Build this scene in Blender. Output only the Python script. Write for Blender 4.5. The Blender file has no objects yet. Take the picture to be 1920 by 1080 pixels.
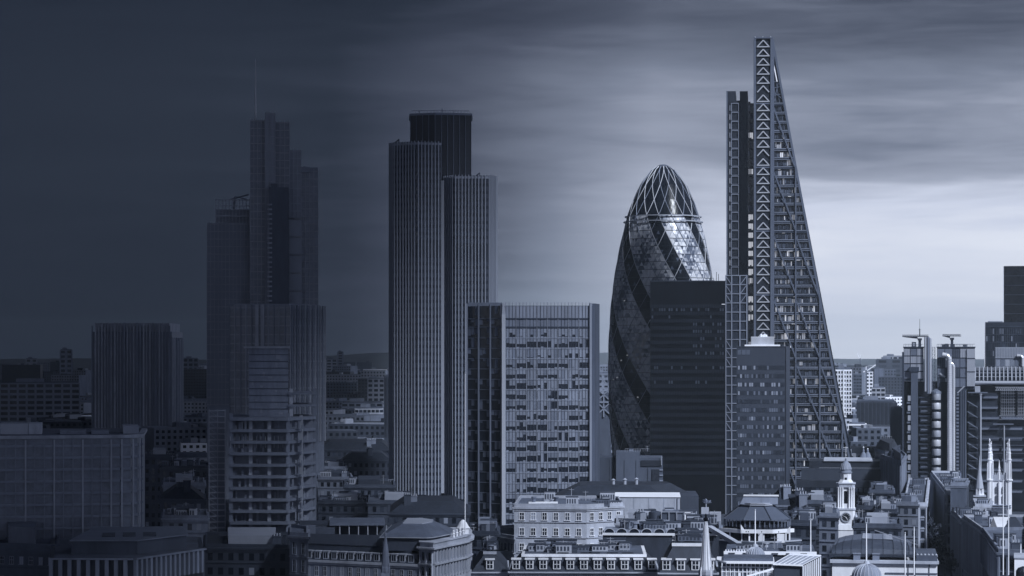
import bpy, bmesh, math, random
from mathutils import Vector
R = math.radians
rnd = random.Random(7)
SC = bpy.context.scene
COL = SC.collection
# ------------------------------------------------------------------ camera
CAMZ = 76.0
F = 4400.0            # focal length in photograph pixels (1920 wide)
HY = 665.0            # horizon row in the photograph
cd = bpy.data.cameras.new('camera'); cam = bpy.data.objects.new('camera', cd); COL.objects.link(cam)
cam.location = (0, 0, CAMZ); cam.rotation_euler = (R(90), 0, 0)
cd.sensor_width = 36; cd.lens = 36 * F / 1920; cd.shift_y = (HY - 540) / 1920
cd.clip_start = 1; cd.clip_end = 60000
SC.camera = cam
# ------------------------------------------------------------------ world
SUN = Vector((0.46, -0.60, 0.66)).normalized()
W = bpy.data.worlds.new('World'); SC.world = W; W.use_nodes = True
nt = W.node_tree; nt.nodes.clear()
def nd(t, **k):
    n = nt.nodes.new(t)
    for a, b in k.items(): setattr(n, a, b)
    return n
def mth(op, a, b=None, c=None, clamp=False):
    n = nd('ShaderNodeMath', operation=op); n.use_clamp = clamp
    for i, v in enumerate((a, b, c)):
        if v is None: continue
        if isinstance(v, (int, float)): n.inputs[i].default_value = v
        else: nt.links.new(v, n.inputs[i])
    return n.outputs[0]
def mrange(v, a, b, c, d, smooth=False):
    n = nd('ShaderNodeMapRange'); n.clamp = True
    if smooth: n.interpolation_type = 'SMOOTHSTEP'
    nt.links.new(v, n.inputs[0])
    for i, x in enumerate((a, b, c, d)): n.inputs[i + 1].default_value = x
    return n.outputs[0]
def ramp(v, stops, mode='LINEAR'):
    n = nd('ShaderNodeValToRGB'); r = n.color_ramp; r.interpolation = mode
    while len(r.elements) < len(stops): r.elements.new(0.5)
    for e, (p, c) in zip(r.elements, stops):
        e.position = p; e.color = (*c, 1) if not isinstance(c, float) else (c, c, c, 1)
    nt.links.new(v, n.inputs[0]); return n.outputs[0]
tc = nd('ShaderNodeTexCoord'); sp = nd('ShaderNodeSeparateXYZ'); nt.links.new(tc.outputs['Generated'], sp.inputs[0])
dx, dy, dz = sp.outputs
hl = mth('SQRT', mth('ADD', mth('MULTIPLY', dx, dx), mth('MULTIPLY', dy, dy)))
u = mth('DIVIDE', dx, mth('MAXIMUM', hl, .001))          # sine of the bearing from the view axis
def noise(sx, sy, scale, detail, off=0, dist=0.0):
    cb = nd('ShaderNodeCombineXYZ')
    nt.links.new(mth('MULTIPLY', u, sx), cb.inputs[0]); nt.links.new(mth('MULTIPLY', dz, sy), cb.inputs[1])
    nt.links.new(mth('ADD', mth('MULTIPLY', dy, 1.5), off), cb.inputs[2])
    n = nd('ShaderNodeTexNoise'); n.inputs['Scale'].default_value = scale; n.inputs['Detail'].default_value = detail
    n.inputs['Roughness'].default_value = .5; n.inputs['Distortion'].default_value = dist
    nt.links.new(cb.outputs[0], n.inputs['Vector']); return n.outputs[0]
n1 = noise(5, 26, 1.0, 6, 3.1, .5)     # big banks
n2 = noise(8, 62, 1.0, 8, 8.3, .9)   # long streaks
n3 = noise(20, 190, 1.0, 6, 5.3, .9)
uu = mrange(u, -.25, .25, 0, 1)
# brightness of the clear band over the horizon, and of the cloud deck above it
hor = ramp(uu, [(0.0, .13), (.22, .14), (.36, .20), (.5, .41), (.62, .74), (.74, .92), (1.0, .97)])
top = ramp(uu, [(0.0, .12), (.35, .145), (.5, .25), (.62, .36), (.8, .35), (1.0, .37)])
mid = ramp(uu, [(0.0, .13), (.35, .18), (.5, .40), (.62, .58), (.7, .56), (.8, .52), (1.0, .62)])
ee = mth('ADD', dz, mth('MULTIPLY', mth('SUBTRACT', n1, .5), .065))
ee = mth('ADD', ee, mth('MULTIPLY', mth('SUBTRACT', n2, .5), .02))
def mixv(f, a, b):
    return mth('ADD', mth('MULTIPLY', a, mth('SUBTRACT', 1.0, f)), mth('MULTIPLY', b, f))
t = mixv(mrange(ee, .058, .082, 0, 1, True), hor, mid)
t = mixv(mrange(ee, .108, .145, 0, 1, True), t, top)
amp = mrange(uu, .2, .8, .06, .42)
t = mth('ADD', t, mth('MULTIPLY', mth('MULTIPLY', mth('SUBTRACT', n2, .5), amp), mrange(dz, .0, .06, .22, .72)))
t = mth('ADD', t, mth('MULTIPLY', mth('MULTIPLY', mth('SUBTRACT', n3, .5), amp), .26))
# high dome: thick cloud, paler to the right
t = mixv(mrange(dz, .16, .6, 0, 1), t, ramp(uu, [(0, .24), (.5, .40), (1, .62)]))
t = mixv(mrange(dy, .3, -.4, 0, 1), t, ramp(uu, [(0, .86), (.5, .60), (1, .58)]))   # behind the camera: unseen sky raised, most at left, to fill the shaded side
t = mth('MAXIMUM', t, .10)
skyc = ramp(t, [(.10, (.014, .021, .038)), (.17, (.022, .031, .052)), (.235, (.040, .051, .082)), (.33, (.071, .086, .130)), (.5, (.190, .220, .300)), (.67, (.37, .41, .52)), (.86, (.64, .69, .84)), (1.0, (.80, .84, .95))])
sky = nd('ShaderNodeTexSky'); sky.sky_type = 'NISHITA'; sky.sun_disc = False
sky.sun_elevation = math.asin(SUN.z); sky.sun_rotation = math.atan2(SUN.x, SUN.y)
bw = nd('ShaderNodeRGBToBW'); nt.links.new(sky.outputs[0], bw.inputs[0])
EXPO = 1.0
mx = nd('ShaderNodeMixRGB', blend_type='ADD'); mx.inputs[0].default_value = 0.0
b1 = nd('ShaderNodeBackground'); nt.links.new(skyc, b1.inputs[0]); b1.inputs[1].default_value = 1.0 / 2 ** EXPO
b2 = nd('ShaderNodeBackground'); nt.links.new(bw.outputs[0], b2.inputs[0]); b2.inputs[1].default_value = .05
ms = nd('ShaderNodeMixShader'); ms.inputs[0].default_value = .008     # thin blue showing through the cloud layer
nt.links.new(b1.outputs[0], ms.inputs[1]); nt.links.new(b2.outputs[0], ms.inputs[2])
wo = nd('ShaderNodeOutputWorld'); nt.links.new(ms.outputs[0], wo.inputs[0])
nt.nodes.remove(mx)
# ------------------------------------------------------------------ sun, exposure
sl = bpy.data.lights.new('sun', 'SUN'); sl.energy = 2.6; sl.angle = R(7); sl.color = (.85, .91, 1.0)
so = bpy.data.objects.new('sun', sl); COL.objects.link(so); so.rotation_euler = SUN.to_track_quat('Z', 'Y').to_euler()
SC.view_settings.view_transform = 'Standard'; SC.view_settings.look = 'None'
SC.view_settings.gamma = 1; SC.view_settings.exposure = EXPO
SC.cycles.volume_bounces = 0; SC.cycles.max_bounces = 5; SC.cycles.diffuse_bounces = 3; SC.cycles.glossy_bounces = 3
SC.cycles.volume_step_rate = 10
# ------------------------------------------------------------------ materials
MATS = {}
def tint(v):
    k = min(1, v / .55) ** .6
    return (v * (.60 + .31 * k), v * (.82 + .12 * k), v * (1.38 - .34 * k))
def mat(name, v, rough=.7, metal=0.0, var=.25, scale=.12, spec=.3, emit=0, streak=True, bump=0):
    if name in MATS: return MATS[name]
    m = bpy.data.materials.new(name); m.use_nodes = True; T = m.node_tree
    b = T.nodes['Principled BSDF']; L = T.links.new
    b.inputs['Roughness'].default_value = rough; b.inputs['Metallic'].default_value = metal
    b.inputs['Specular IOR Level'].default_value = spec
    c = tint(v)
    if var:
        t_ = T.nodes.new('ShaderNodeTexCoord'); mp = T.nodes.new('ShaderNodeMapping'); mp.inputs['Scale'].default_value = (1, 1, .25 if streak else 1)
        oi = T.nodes.new('ShaderNodeObjectInfo')
        g = T.nodes.new('ShaderNodeNewGeometry')
        L(g.outputs['Position'], mp.inputs['Vector'])
        n = T.nodes.new('ShaderNodeTexNoise'); n.inputs['Scale'].default_value = scale; n.inputs['Detail'].default_value = 9; n.inputs['Roughness'].default_value = .74
        L(mp.outputs[0], n.inputs['Vector'])
        r = T.nodes.new('ShaderNodeMapRange'); r.inputs[1].default_value = .3; r.inputs[2].default_value = .7
        r.inputs[3].default_value = 1 - var; r.inputs[4].default_value = 1 + var; L(n.outputs[0], r.inputs[0])
        r2 = T.nodes.new('ShaderNodeMapRange'); r2.inputs[3].default_value = 1 - var * .4; r2.inputs[4].default_value = 1 + var * .4; L(oi.outputs['Random'], r2.inputs[0])
        mm = T.nodes.new('ShaderNodeMath'); mm.operation = 'MULTIPLY'; L(r.outputs[0], mm.inputs[0]); L(r2.outputs[0], mm.inputs[1])
        vm = T.nodes.new('ShaderNodeVectorMath'); vm.operation = 'SCALE'; vm.inputs[0].default_value = c; L(mm.outputs[0], vm.inputs['Scale'])
        L(vm.outputs[0], b.inputs['Base Color'])
        if bump:
            bp = T.nodes.new('ShaderNodeBump'); bp.inputs['Strength'].default_value = bump; bp.inputs['Distance'].default_value = .3
            L(n.outputs[0], bp.inputs['Height']); L(bp.outputs[0], b.inputs['Normal'])
    else: b.inputs['Base Color'].default_value = (*c, 1)
    if emit:
        b.inputs['Emission Color'].default_value = (*tint(1.0), 1); b.inputs['Emission Strength'].default_value = emit
    MATS[name] = m; return m
def glass(name, v, rough=.12, spec=.5, wob=0.0, metal=0.0):
    if name in MATS: return MATS[name]
    m = mat(name, v, rough, metal, .3, .35, spec, streak=False)
    if wob:
        T = m.node_tree; b = T.nodes['Principled BSDF']; n = T.nodes.new('ShaderNodeTexNoise'); n.inputs['Scale'].default_value = .25
        g = T.nodes.new('ShaderNodeNewGeometry'); T.links.new(g.outputs['Position'], n.inputs['Vector'])
        bp = T.nodes.new('ShaderNodeBump'); bp.inputs['Strength'].default_value = wob; T.links.new(n.outputs[0], bp.inputs['Height']); T.links.new(bp.outputs[0], b.inputs['Normal'])
    return m
S_WHITE = mat('pale_portland_stone', .70, .8, bump=.3, var=.22)
S_LIGHT = mat('light_stone', .37, .8, bump=.3, var=.38)
S_MID = mat('grey_stone', .20, .85, bump=.3, var=.4)
S_DIRTY = mat('sooty_stone', .10, .85, bump=.3, var=.4)
BRICK = mat('dark_brick', .075, .9, var=.35, scale=.3)
SLATE = mat('slate_roofing', .035, .6, var=.4, scale=.5)
LEAD = mat('lead_roofing', .12, .5, var=.3, scale=.3)
FELT = mat('roof_felt', .10, .9, var=.45, scale=.15, streak=False)
FELTD = mat('dark_roof_felt', .035, .9, var=.45, scale=.15, streak=False)
WHITE = mat('white_paint', .85, .5, var=.08)
BLACK = mat('black_cladding', .008, .6, var=.3, spec=.08)
DARK = mat('dark_cladding', .030, .5, var=.3)
DARKM = mat('dark_grey_panel', .055, .6, var=.3)
CONC = mat('concrete', .22, .85, var=.35, scale=.2)
CONCD = mat('dark_concrete', .085, .85, var=.3, scale=.2)
STEEL = mat('pale_steel', .42, .4, .3, var=.15)
STEELM = mat('grey_steel', .18, .45, .3, var=.2)
STEELD = mat('dark_steel', .06, .5, .3, var=.2)
SHINY = mat('polished_steel', .72, .3, .45, var=.15)
PANEL = mat('pale_panel', .33, .6, var=.12)
LEAF = mat('foliage', .05, .8, var=.5, scale=.6, streak=False)
BARK = mat('bark', .05, .9)
LF1 = mat('hazed_facade', .22, .6, var=.15); LF2 = mat('hazed_facade_pale', .27, .6, var=.15); LF3 = glass('hazed_facade_glass', .175, .3, .4); LF4 = mat('hazed_concrete', .33, .8, var=.3, scale=.3)  # set for the left towers: a pale haze veil lifted into their colours
G_BLACK = glass('black_glass', .008, .15, .3)
G_DARK = glass('dark_glass', .018, .12, .5)
G_MID = glass('grey_glass', .05, .2, .5)
G_SHEEN = glass('reflecting_glass', .30, .12, .5, .03, .6)
BLIND = mat('window_blind', .26, .7, var=.2)
BLINDL = mat('pale_window_blind', .5, .7, var=.2)
LIT = mat('lit_office', .3, .6, emit=.09, var=.2)
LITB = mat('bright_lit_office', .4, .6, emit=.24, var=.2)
# ------------------------------------------------------------------ mesh builder
class MB:
    def __init__(s): s.v = []; s.f = []; s.m = []
    def add(s, vs, fs, m=0):
        o = len(s.v); s.v += [tuple(v) for v in vs]; s.f += [tuple(i + o for i in f) for f in fs]; s.m += [m] * len(fs); return s
    def box(s, x0, x1, y0, y1, z0, z1, m=0):
        if x0 > x1: x0, x1 = x1, x0
        if z0 > z1: z0, z1 = z1, z0
        return s.add([(x0, y0, z0), (x1, y0, z0), (x1, y1, z0), (x0, y1, z0), (x0, y0, z1), (x1, y0, z1), (x1, y1, z1), (x0, y1, z1)],
                     [(0, 3, 2, 1), (4, 5, 6, 7), (0, 1, 5, 4), (1, 2, 6, 5), (2, 3, 7, 6), (3, 0, 4, 7)], m)
    def loft(s, p0, z0, p1, z1, m=0, mt=None, cap=True):
        n = len(p0)
        vs = [(x, y, z0) for x, y in p0] + [(x, y, z1) for x, y in p1]
        s.add(vs, [(i, (i + 1) % n, n + (i + 1) % n, n + i) for i in range(n)], m)
        if cap:
            s.add([(x, y, z1) for x, y in p1], [tuple(range(n))], m if mt is None else mt)
            s.add([(x, y, z0) for x, y in p0], [tuple(range(n))[::-1]], m)
        return s
    def prism(s, p, z0, z1, m=0, mt=None): return s.loft(p, z0, p, z1, m, mt)
    def xz(s, pts, y0, y1, m=0):          # polygon in x,z pushed along y
        n = len(pts)
        s.add([(x, y0, z) for x, z in pts] + [(x, y1, z) for x, z in pts],
              [tuple(range(n)), tuple(range(n, 2 * n))[::-1]] + [(i, n + i, n + (i + 1) % n, (i + 1) % n) for i in range(n)], m); return s
    def bar(s, a, b, w, h=None, m=0):
        a = Vector(a); b = Vector(b); h = h or w; d = (b - a)
        if d.length < 1e-6: return s
        d.normalize(); up = Vector((0, 1, 0)) if abs(d.y) < .9 else Vector((0, 0, 1))
        x = d.cross(up).normalized() * w / 2; y = up * 0 + x.cross(d).normalized() * h / 2
        c = [(-1, -1), (1, -1), (1, 1), (-1, 1)]
        s.add([a + x * i + y * j for i, j in c] + [b + x * i + y * j for i, j in c], [(0, 3, 2, 1), (4, 5, 6, 7), (0, 1, 5, 4), (1, 2, 6, 5), (2, 3, 7, 6), (3, 0, 4, 7)], m); return s
    def tube(s, a, b, r, n=8, m=0, r2=None):
        a = Vector(a); b = Vector(b); d = (b - a).normalized(); up = Vector((0, 1, 0)) if abs(d.y) < .9 else Vector((1, 0, 0))
        x = d.cross(up).normalized(); y = x.cross(d); r2 = r if r2 is None else r2
        an = [2 * math.pi * i / n for i in range(n)]
        s.add([a + (x * math.cos(t) + y * math.sin(t)) * r for t in an] + [b + (x * math.cos(t) + y * math.sin(t)) * r2 for t in an],
              [(i, n + i, n + (i + 1) % n, (i + 1) % n) for i in range(n)] + [tuple(range(n)), tuple(range(n, 2 * n))[::-1]], m); return s
    def rev(s, prof, n=16, cx=0, cy=0, m=0):
        k = len(prof); vs = []
        for r, z in prof:
            for i in range(n):
                t = 2 * math.pi * i / n; vs.append((cx + r * math.cos(t), cy + r * math.sin(t), z))
        fs = [(j * n + i, j * n + (i + 1) % n, (j + 1) * n + (i + 1) % n, (j + 1) * n + i) for j in range(k - 1) for i in range(n)]
        fs += [tuple(range(n))[::-1], tuple(range((k - 1) * n, k * n))]
        return s.add(vs, fs, m)
    def wall(s, p0, p1, a, b, z0, z1, d0, d1, m=0):   # a box standing on the wall p0>p1, a..b metres along it, d0..d1 outwards
        dx, dy = p1[0] - p0[0], p1[1] - p0[1]; l = math.hypot(dx, dy); tx, ty = dx / l, dy / l; nx, ny = ty, -tx
        q = lambda t, d: (p0[0] + tx * t + nx * d, p0[1] + ty * t + ny * d)
        return s.prism([q(a, d0), q(a, d1), q(b, d1), q(b, d0)][::-1], z0, z1, m)
    def build(s, name, mats, parent=None, smooth=False, loc=None):
        me = bpy.data.meshes.new(name); me.from_pydata(s.v, [], s.f)
        if not isinstance(mats, (list, tuple)): mats = [mats]
        for m in mats: me.materials.append(m)
        me.polygons.foreach_set('material_index', s.m)
        bm = bmesh.new(); bm.from_mesh(me); bmesh.ops.recalc_face_normals(bm, faces=bm.faces); bm.to_mesh(me); bm.free()
        if smooth:
            me.polygons.foreach_set('use_smooth', [True] * len(me.polygons)); me.set_sharp_from_angle(angle=R(35))
        me.update()
        o = bpy.data.objects.new(name, me); COL.objects.link(o)
        if parent is not None: o.parent = parent
        if loc: o.location = loc
        return o
LABELS = {}
def tag(o, label, cat, group=None):
    o['label'] = label; o['category'] = cat
    if group: o['group'] = group
    if label in LABELS and not group: print('DUPLICATE LABEL', label)
    n = len(label.split())
    if n < 4 or n > 16: print('LABEL LENGTH', n, label)
    LABELS[label] = 1
    return o
class Th:
    """a thing at pixel column pc and distance D; x(px), z(py) turn photograph rows and columns into local metres at that distance"""
    def __init__(s, name, label, cat, pc, D, group=None, turn=True):
        s.D = D; s.s = D / F; s.pc = pc; s.nw = {}; s.th = math.atan((pc - 960) / F) if turn else 0.0; s.k = math.cos(s.th); s.turn = turn
        s.o = bpy.data.objects.new(name, None); COL.objects.link(s.o); s.o.empty_display_size = 2
        s.o.location = ((pc - 960) * s.s, D, 0); s.o.rotation_euler = (0, 0, -s.th); tag(s.o, label, cat, group)
    def x(s, px, dd=0): return ((px - s.pc) * s.s + (px - s.pc) * dd / F) * s.k if s.turn else (px - s.pc) * s.s + (px - 960) * dd / F
    def z(s, py, dd=0): return CAMZ + (HY - py) * (s.D + dd) / F
    def part(s, name, mb, mats, parent=None, smooth=False, label=None, stuff=False):
        o = mb.build(name, mats, parent or s.o, smooth)
        if label: o['label'] = label
        if stuff: o['kind'] = 'stuff'
        return o
    def zmin(s): return max(0.0, CAMZ - 425 * s.s)
WM = {}
def win_mesh(w, h, pane, frame, bars, name='window'):
    k = (round(w, 2), round(h, 2), pane.name, frame.name if frame else '', bars, name)
    if k not in WM:
        b = MB()
        window_geo(b, (0, 0), (w, 0), w / 2, 0, w, h, bars, 0, 1, frame is not None)
        me = bpy.data.meshes.new(name); me.from_pydata(b.v, [], b.f); me.materials.append(pane); me.materials.append(frame or pane)
        me.polygons.foreach_set('material_index', b.m); me.update(); WM[k] = me
    return WM[k]
def window_geo(b, p0, p1, c, z0, w, h, bars, mp, mf, frame):
    b.wall(p0, p1, c - w / 2, c + w / 2, z0, z0 + h, 0, .06, mp)
    if frame:
        f = min(.16, w * .1)
        b.wall(p0, p1, c - w / 2, c - w / 2 + f, z0, z0 + h, .0, .16, mf); b.wall(p0, p1, c + w / 2 - f, c + w / 2, z0, z0 + h, .0, .16, mf)
        b.wall(p0, p1, c - w / 2 + f, c + w / 2 - f, z0 + h - f, z0 + h, .0, .16, mf); b.wall(p0, p1, c - w / 2 - f, c + w / 2 + f, z0 - f, z0, .0, .35, mf)
        if bars:
            b.wall(p0, p1, c - .05, c + .05, z0, z0 + h - f, .06, .12, mf); b.wall(p0, p1, c - w / 2 + f, c + w / 2 - f, z0 + h * .5, z0 + h * .5 + .1, .06, .11, mf)
def windows(T, p0, p1, cells, w, h, panes, weights, frame=None, bars=False, cap=100, name='window', out=0.0):
    """cells: list of (metres along, z0). First `cap` of a thing become parts of their own, the rest one part"""
    dx, dy = p1[0] - p0[0], p1[1] - p0[1]; l = math.hypot(dx, dy); tx, ty = dx / l, dy / l; nx, ny = ty, -tx; ang = math.atan2(dy, dx)
    rest = MB(); mats = list(panes) + ([frame] if frame else [])
    for (c, z0) in cells:
        k = rnd.choices(range(len(panes)), weights)[0]
        if T.nw.get(name, 0) < cap:
            T.nw[name] = T.nw.get(name, 0) + 1
            o = bpy.data.objects.new(name, win_mesh(w, h, panes[k], frame, bars, name)); COL.objects.link(o); o.parent = T.o
            o.location = (p0[0] + tx * (c - w / 2) + nx * out, p0[1] + ty * (c - w / 2) + ny * out, z0); o.rotation_euler = (0, 0, ang)
        else:
            q0 = (p0[0] + nx * out, p0[1] + ny * out); q1 = (p1[0] + nx * out, p1[1] + ny * out)
            window_geo(rest, q0, q1, c, z0, w, h, bars, k, len(panes), frame is not None)
    if rest.v:
        o = rest.build(name, mats, T.o); o['kind'] = 'stuff'
def ccw(p):
    a = sum(p[i][0] * p[(i + 1) % len(p)][1] - p[(i + 1) % len(p)][0] * p[i][1] for i in range(len(p)))
    return p if a > 0 else p[::-1]
def offset(p, d):
    """move each edge of a ccw polygon outwards by d"""
    n = len(p); out = []
    for i in range(n):
        a, b, c = Vector(p[i - 1]), Vector(p[i]), Vector(p[(i + 1) % n])
        e1 = (b - a).normalized(); e2 = (c - b).normalized(); n1 = Vector((e1.y, -e1.x)); n2 = Vector((e2.y, -e2.x))
        k = 1 + n1.dot(n2)
        v = (n1 + n2) / max(k, .3); out.append((b.x + v.x * d, b.y + v.y * d))
    return out
def edges(T, p):
    """edges of a ccw footprint that face the camera"""
    r = []
    for i in range(len(p)):
        a, b = p[i], p[(i + 1) % len(p)]; nx, ny = b[1] - a[1], a[0] - b[0]
        c_, s_ = math.cos(T.th), -math.sin(T.th); nx, ny = nx * c_ - ny * s_, nx * s_ + ny * c_
        mx, my = (a[0] + b[0]) / 2, (a[1] + b[1]) / 2; mx, my = mx * c_ - my * s_ + T.o.location.x, mx * s_ + my * c_ + T.o.location.y
        if -(mx * nx + my * ny) > .04 * math.hypot(mx, my) * math.hypot(nx, ny): r.append((a, b, math.hypot(b[0] - a[0], b[1] - a[1])))
    return r
def plant(T, poly, z, n, mats=None, seed=1, hmax=3.0, rails=True, parent=None):
    """small roof equipment inside a footprint: each unit a part"""
    r = random.Random(seed); xs = [a for a, _ in poly]; ys = [b for _, b in poly]
    x0, x1, y0, y1 = min(xs), max(xs), min(ys), max(ys); cx, cy = sum(xs) / len(xs), sum(ys) / len(ys)
    for i in range(n):
        for _ in range(20):
            px, py = cx + r.uniform(-.38, .38) * (x1 - x0), cy + r.uniform(-.38, .3) * (y1 - y0)
            w, d, h = r.uniform(1.2, 4.5), r.uniform(1.5, 4), r.uniform(.8, hmax)
            if inside(poly, px, py) and inside(poly, px + w / 2, py + d / 2) and inside(poly, px - w / 2, py - d / 2): break
        else: continue
        k = r.random(); b = MB(); m = r.choice(mats or [CONC, PANEL, STEELM, S_LIGHT, DARKM, LEAD])
        if k < .55:
            b.box(px - w / 2, px + w / 2, py - d / 2, py + d / 2, z, z + h)
            b.box(px - w / 2 - .12, px + w / 2 + .12, py - d / 2 - .12, py + d / 2 + .12, z + h, z + h + .15, 1)
            for q in range(int(w / .7)): b.box(px - w / 2 + .2 + q * .7, px - w / 2 + .6 + q * .7, py - d / 2 - .05, py - d / 2, z + h * .3, z + h * .8, 1)
            T.part('roof_unit', b, [m, DARKM], parent=parent)
        elif k < .72:
            b.rev([(.5, z), (.5, z + h * .8), (.75, z + h * .8), (.75, z + h)], 10, px, py); T.part('vent', b, m, parent=parent)
        elif k < .86:
            b.tube((px, py, z), (px, py, z + h * 1.6), .09, 5); b.tube((px - .8, py, z + h * 1.4), (px + .8, py, z + h * 1.4), .05, 4); T.part('aerial', b, STEEL, parent=parent)
        else:
            for q in range(int(w / .9) + 1): b.tube((px - w / 2 + q * .9, py, z), (px - w / 2 + q * .9, py, z + 1.1), .05, 4)
            b.tube((px - w / 2, py, z + 1.1), (px + w / 2, py, z + 1.1), .06, 4); T.part('railing', b, STEEL, parent=parent)
def inside(p, x, y):
    c = False
    for i in range(len(p)):
        (a, b), (d, e) = p[i - 1], p[i]
        if (b > y) != (e > y) and x < (d - a) * (y - b) / (e - b) + a: c = not c
    return c
def bldg(name, label, cat, pts, py, wallm, fh=3.6, sp=3.0, ww=1.2, wh=1.9, roof='flat', roofm=None, rh=3.5, panes=None, weights=None, frame=WHITE,
         bars=True, cornice=.5, corm=None, plants=3, seed=1, chim=0, dorm=0, pil=0, group=None, win=True, cap=100, bands=True, base=0, z1=None, top=.9, insetr=None, pent=True):
    """a building from its footprint [(px, D), ...]; py is the photograph row of its eaves at the first point"""
    D0 = min(d for _, d in pts); pc = sum(p for p, _ in pts) / len(pts)
    T = Th(name, label, cat, pc, D0, group, turn=False)
    P = ccw([((p - 960) * d / F - T.o.location.x, d - D0) for p, d in pts])
    zt = z1 if z1 is not None else CAMZ + (HY - py) * pts[0][1] / F
    r = random.Random(seed); corm = corm or wallm; roofm = roofm or FELT
    panes = panes or [G_DARK, G_MID, BLIND]; weights = weights or [6, 2, 1]
    T.part('wall', MB().prism(P, base, zt), wallm)
    if cornice:
        b = MB(); b.prism(offset(P, cornice), zt, zt + .55); b.prism(offset(P, cornice * .5), zt - .5, zt)
        T.part('cornice', b, corm)
    zr = zt + (.55 if cornice else 0)
    if roof == 'flat':
        b = MB(); Q = offset(P, -.02); I = offset(P, -.5); n = len(P)
        for i in range(n):
            j = (i + 1) % n; b.prism(ccw([Q[i], Q[j], I[j], I[i]]), zr, zr + top)
        T.part('parapet', b, corm)
        rf = T.part('roof', MB().prism(offset(P, -.51), zr, zr + .08), roofm)
        plant(T, P, zr + .05, plants, seed=seed, parent=rf)
        if plants > 2:
            q = offset(P, -insetr if insetr else -min(6, .28 * min(e[2] for e in edges(T, P)) if edges(T, P) else 3)); b = MB(); b.prism(q, zr + .09, zr + rh)
            if len(set(q)) == len(q) and pent: T.part('penthouse', b, r.choice([CONC, PANEL, DARKM, LEAD]))
    elif roof in ('hip', 'mansard'):
        k = (insetr or (2.2 if roof == 'mansard' else 6)); Q = offset(P, -.15); I = offset(P, -k)
        b = MB(); b.loft(Q, zr, I, zr + rh)
        if roof == 'mansard': b.loft(offset(I, .25), zr + rh, offset(I, .25), zr + rh + .2)
        rf = T.part('roof', b, roofm)
        if plants: plant(T, I, zr + rh + .1, plants, seed=seed, hmax=2, parent=rf)
        if dorm:
            for a, c, l in edges(T, P):
                for i in range(int(l / dorm)):
                    t = (i + .5) * dorm + (l - int(l / dorm) * dorm) / 2; b = MB()
                    b.wall(a, c, t - .75, t + .75, zr + .2, zr + 2.1, -2.2, -.3, 0); b.wall(a, c, t - .95, t + .95, zr + 2.1, zr + 2.3, -2.2, -.1, 0)
                    b.wall(a, c, t - .5, t + .5, zr + .5, zr + 1.9, -.31, -.26, 1); b.wall(a, c, t - .04, t + .04, zr + .5, zr + 1.9, -.27, -.22, 0)
                    T.part('dormer', b, [frame or WHITE, G_DARK], rf)
    for i in range(chim):
        e = edges(T, P) or [(P[0], P[1], 1)]; a, c, l = r.choice(e); t = r.uniform(.15, .85); nx, ny = -(c[1] - a[1]) / l, (c[0] - a[0]) / l; dd = r.uniform(2, 6)
        cx, cy = a[0] + (c[0] - a[0]) * t + nx * dd, a[1] + (c[1] - a[1]) * t + ny * dd; b = MB(); h = zr + (rh if roof != 'flat' else 1) + r.uniform(.8, 2)
        b.box(cx - 1.1, cx + 1.1, cy - .5, cy + .5, zt, h); b.box(cx - 1.25, cx + 1.25, cy - .65, cy + .65, h, h + .25)
        for q in (-.7, 0, .7): b.rev([(.2, h + .25), (.16, h + .95)], 7, cx + q, cy, 1)
        T.part('chimney', b, [r.choice([BRICK, S_MID]), S_LIGHT], rf)
    if win:
        zl = max(base, T.zmin() - 2)
        for a, c, l in edges(T, P):
            n = max(1, int(l / sp)); m0 = (l - n * sp) / 2; cells = []; zz = zt - .9 - wh; fl = 0
            while zz > zl:
                cells += [(m0 + (i + .5) * sp, zz) for i in range(n)]
                if bands:
                    pass
                zz -= fh; fl += 1
            windows(T, a, c, cells, ww, wh, panes, weights, frame, bars, cap)
            if bands and fl:
                b = MB()
                for q in range(fl): b.wall(a, c, 0, l, zt - .9 - wh - q * fh - .75, zt - .9 - wh - q * fh - .5, 0, .25)
                if b.v: T.part('string_course', b, corm)
            if pil:
                for i in range(n + 1):
                    b = MB(); b.wall(a, c, max(0, m0 + i * sp - pil / 2), min(l, m0 + i * sp + pil / 2), zl, zt - .5, .26, .55); T.part('pilaster', b, corm)
    T.P = P; T.zt = zt; T.zr = zr
    return T
# ================================================================== ground, hills, road
g = MB(); g.add([(-14000, -1200, 0), (14000, -1200, 0), (14000, 13000, 0), (-14000, 13000, 0)], [(0, 1, 2, 3)])
o = g.build('ground', mat('city_ground', .045, .95, var=.5, scale=.02, streak=False)); o['kind'] = 'structure'
def hills():
    b = MB(); r = random.Random(3); n = 90; rows = []
    for (yy, hh) in ((9000, 0), (10000, 56), (11500, 82), (12800, 0)):
        rows.append([(-5200 + i * 10400 / n, yy + 200 * math.sin(i * .4), max(-1, hh * (.78 + .28 * math.sin(i * .13 + yy) + .10 * math.sin(i * .51) + r.uniform(-.03, .03)))) for i in range(n + 1)])
    vs = [v for row in rows for v in row]; m = n + 1
    b.add(vs, [(j * m + i, j * m + i + 1, (j + 1) * m + i + 1, (j + 1) * m + i) for j in range(3) for i in range(n)])
    o = b.build('hills', mat('distant_woods', .045, .9, var=.5, scale=.006, streak=False), smooth=True); o['kind'] = 'structure'
hills()
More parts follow.
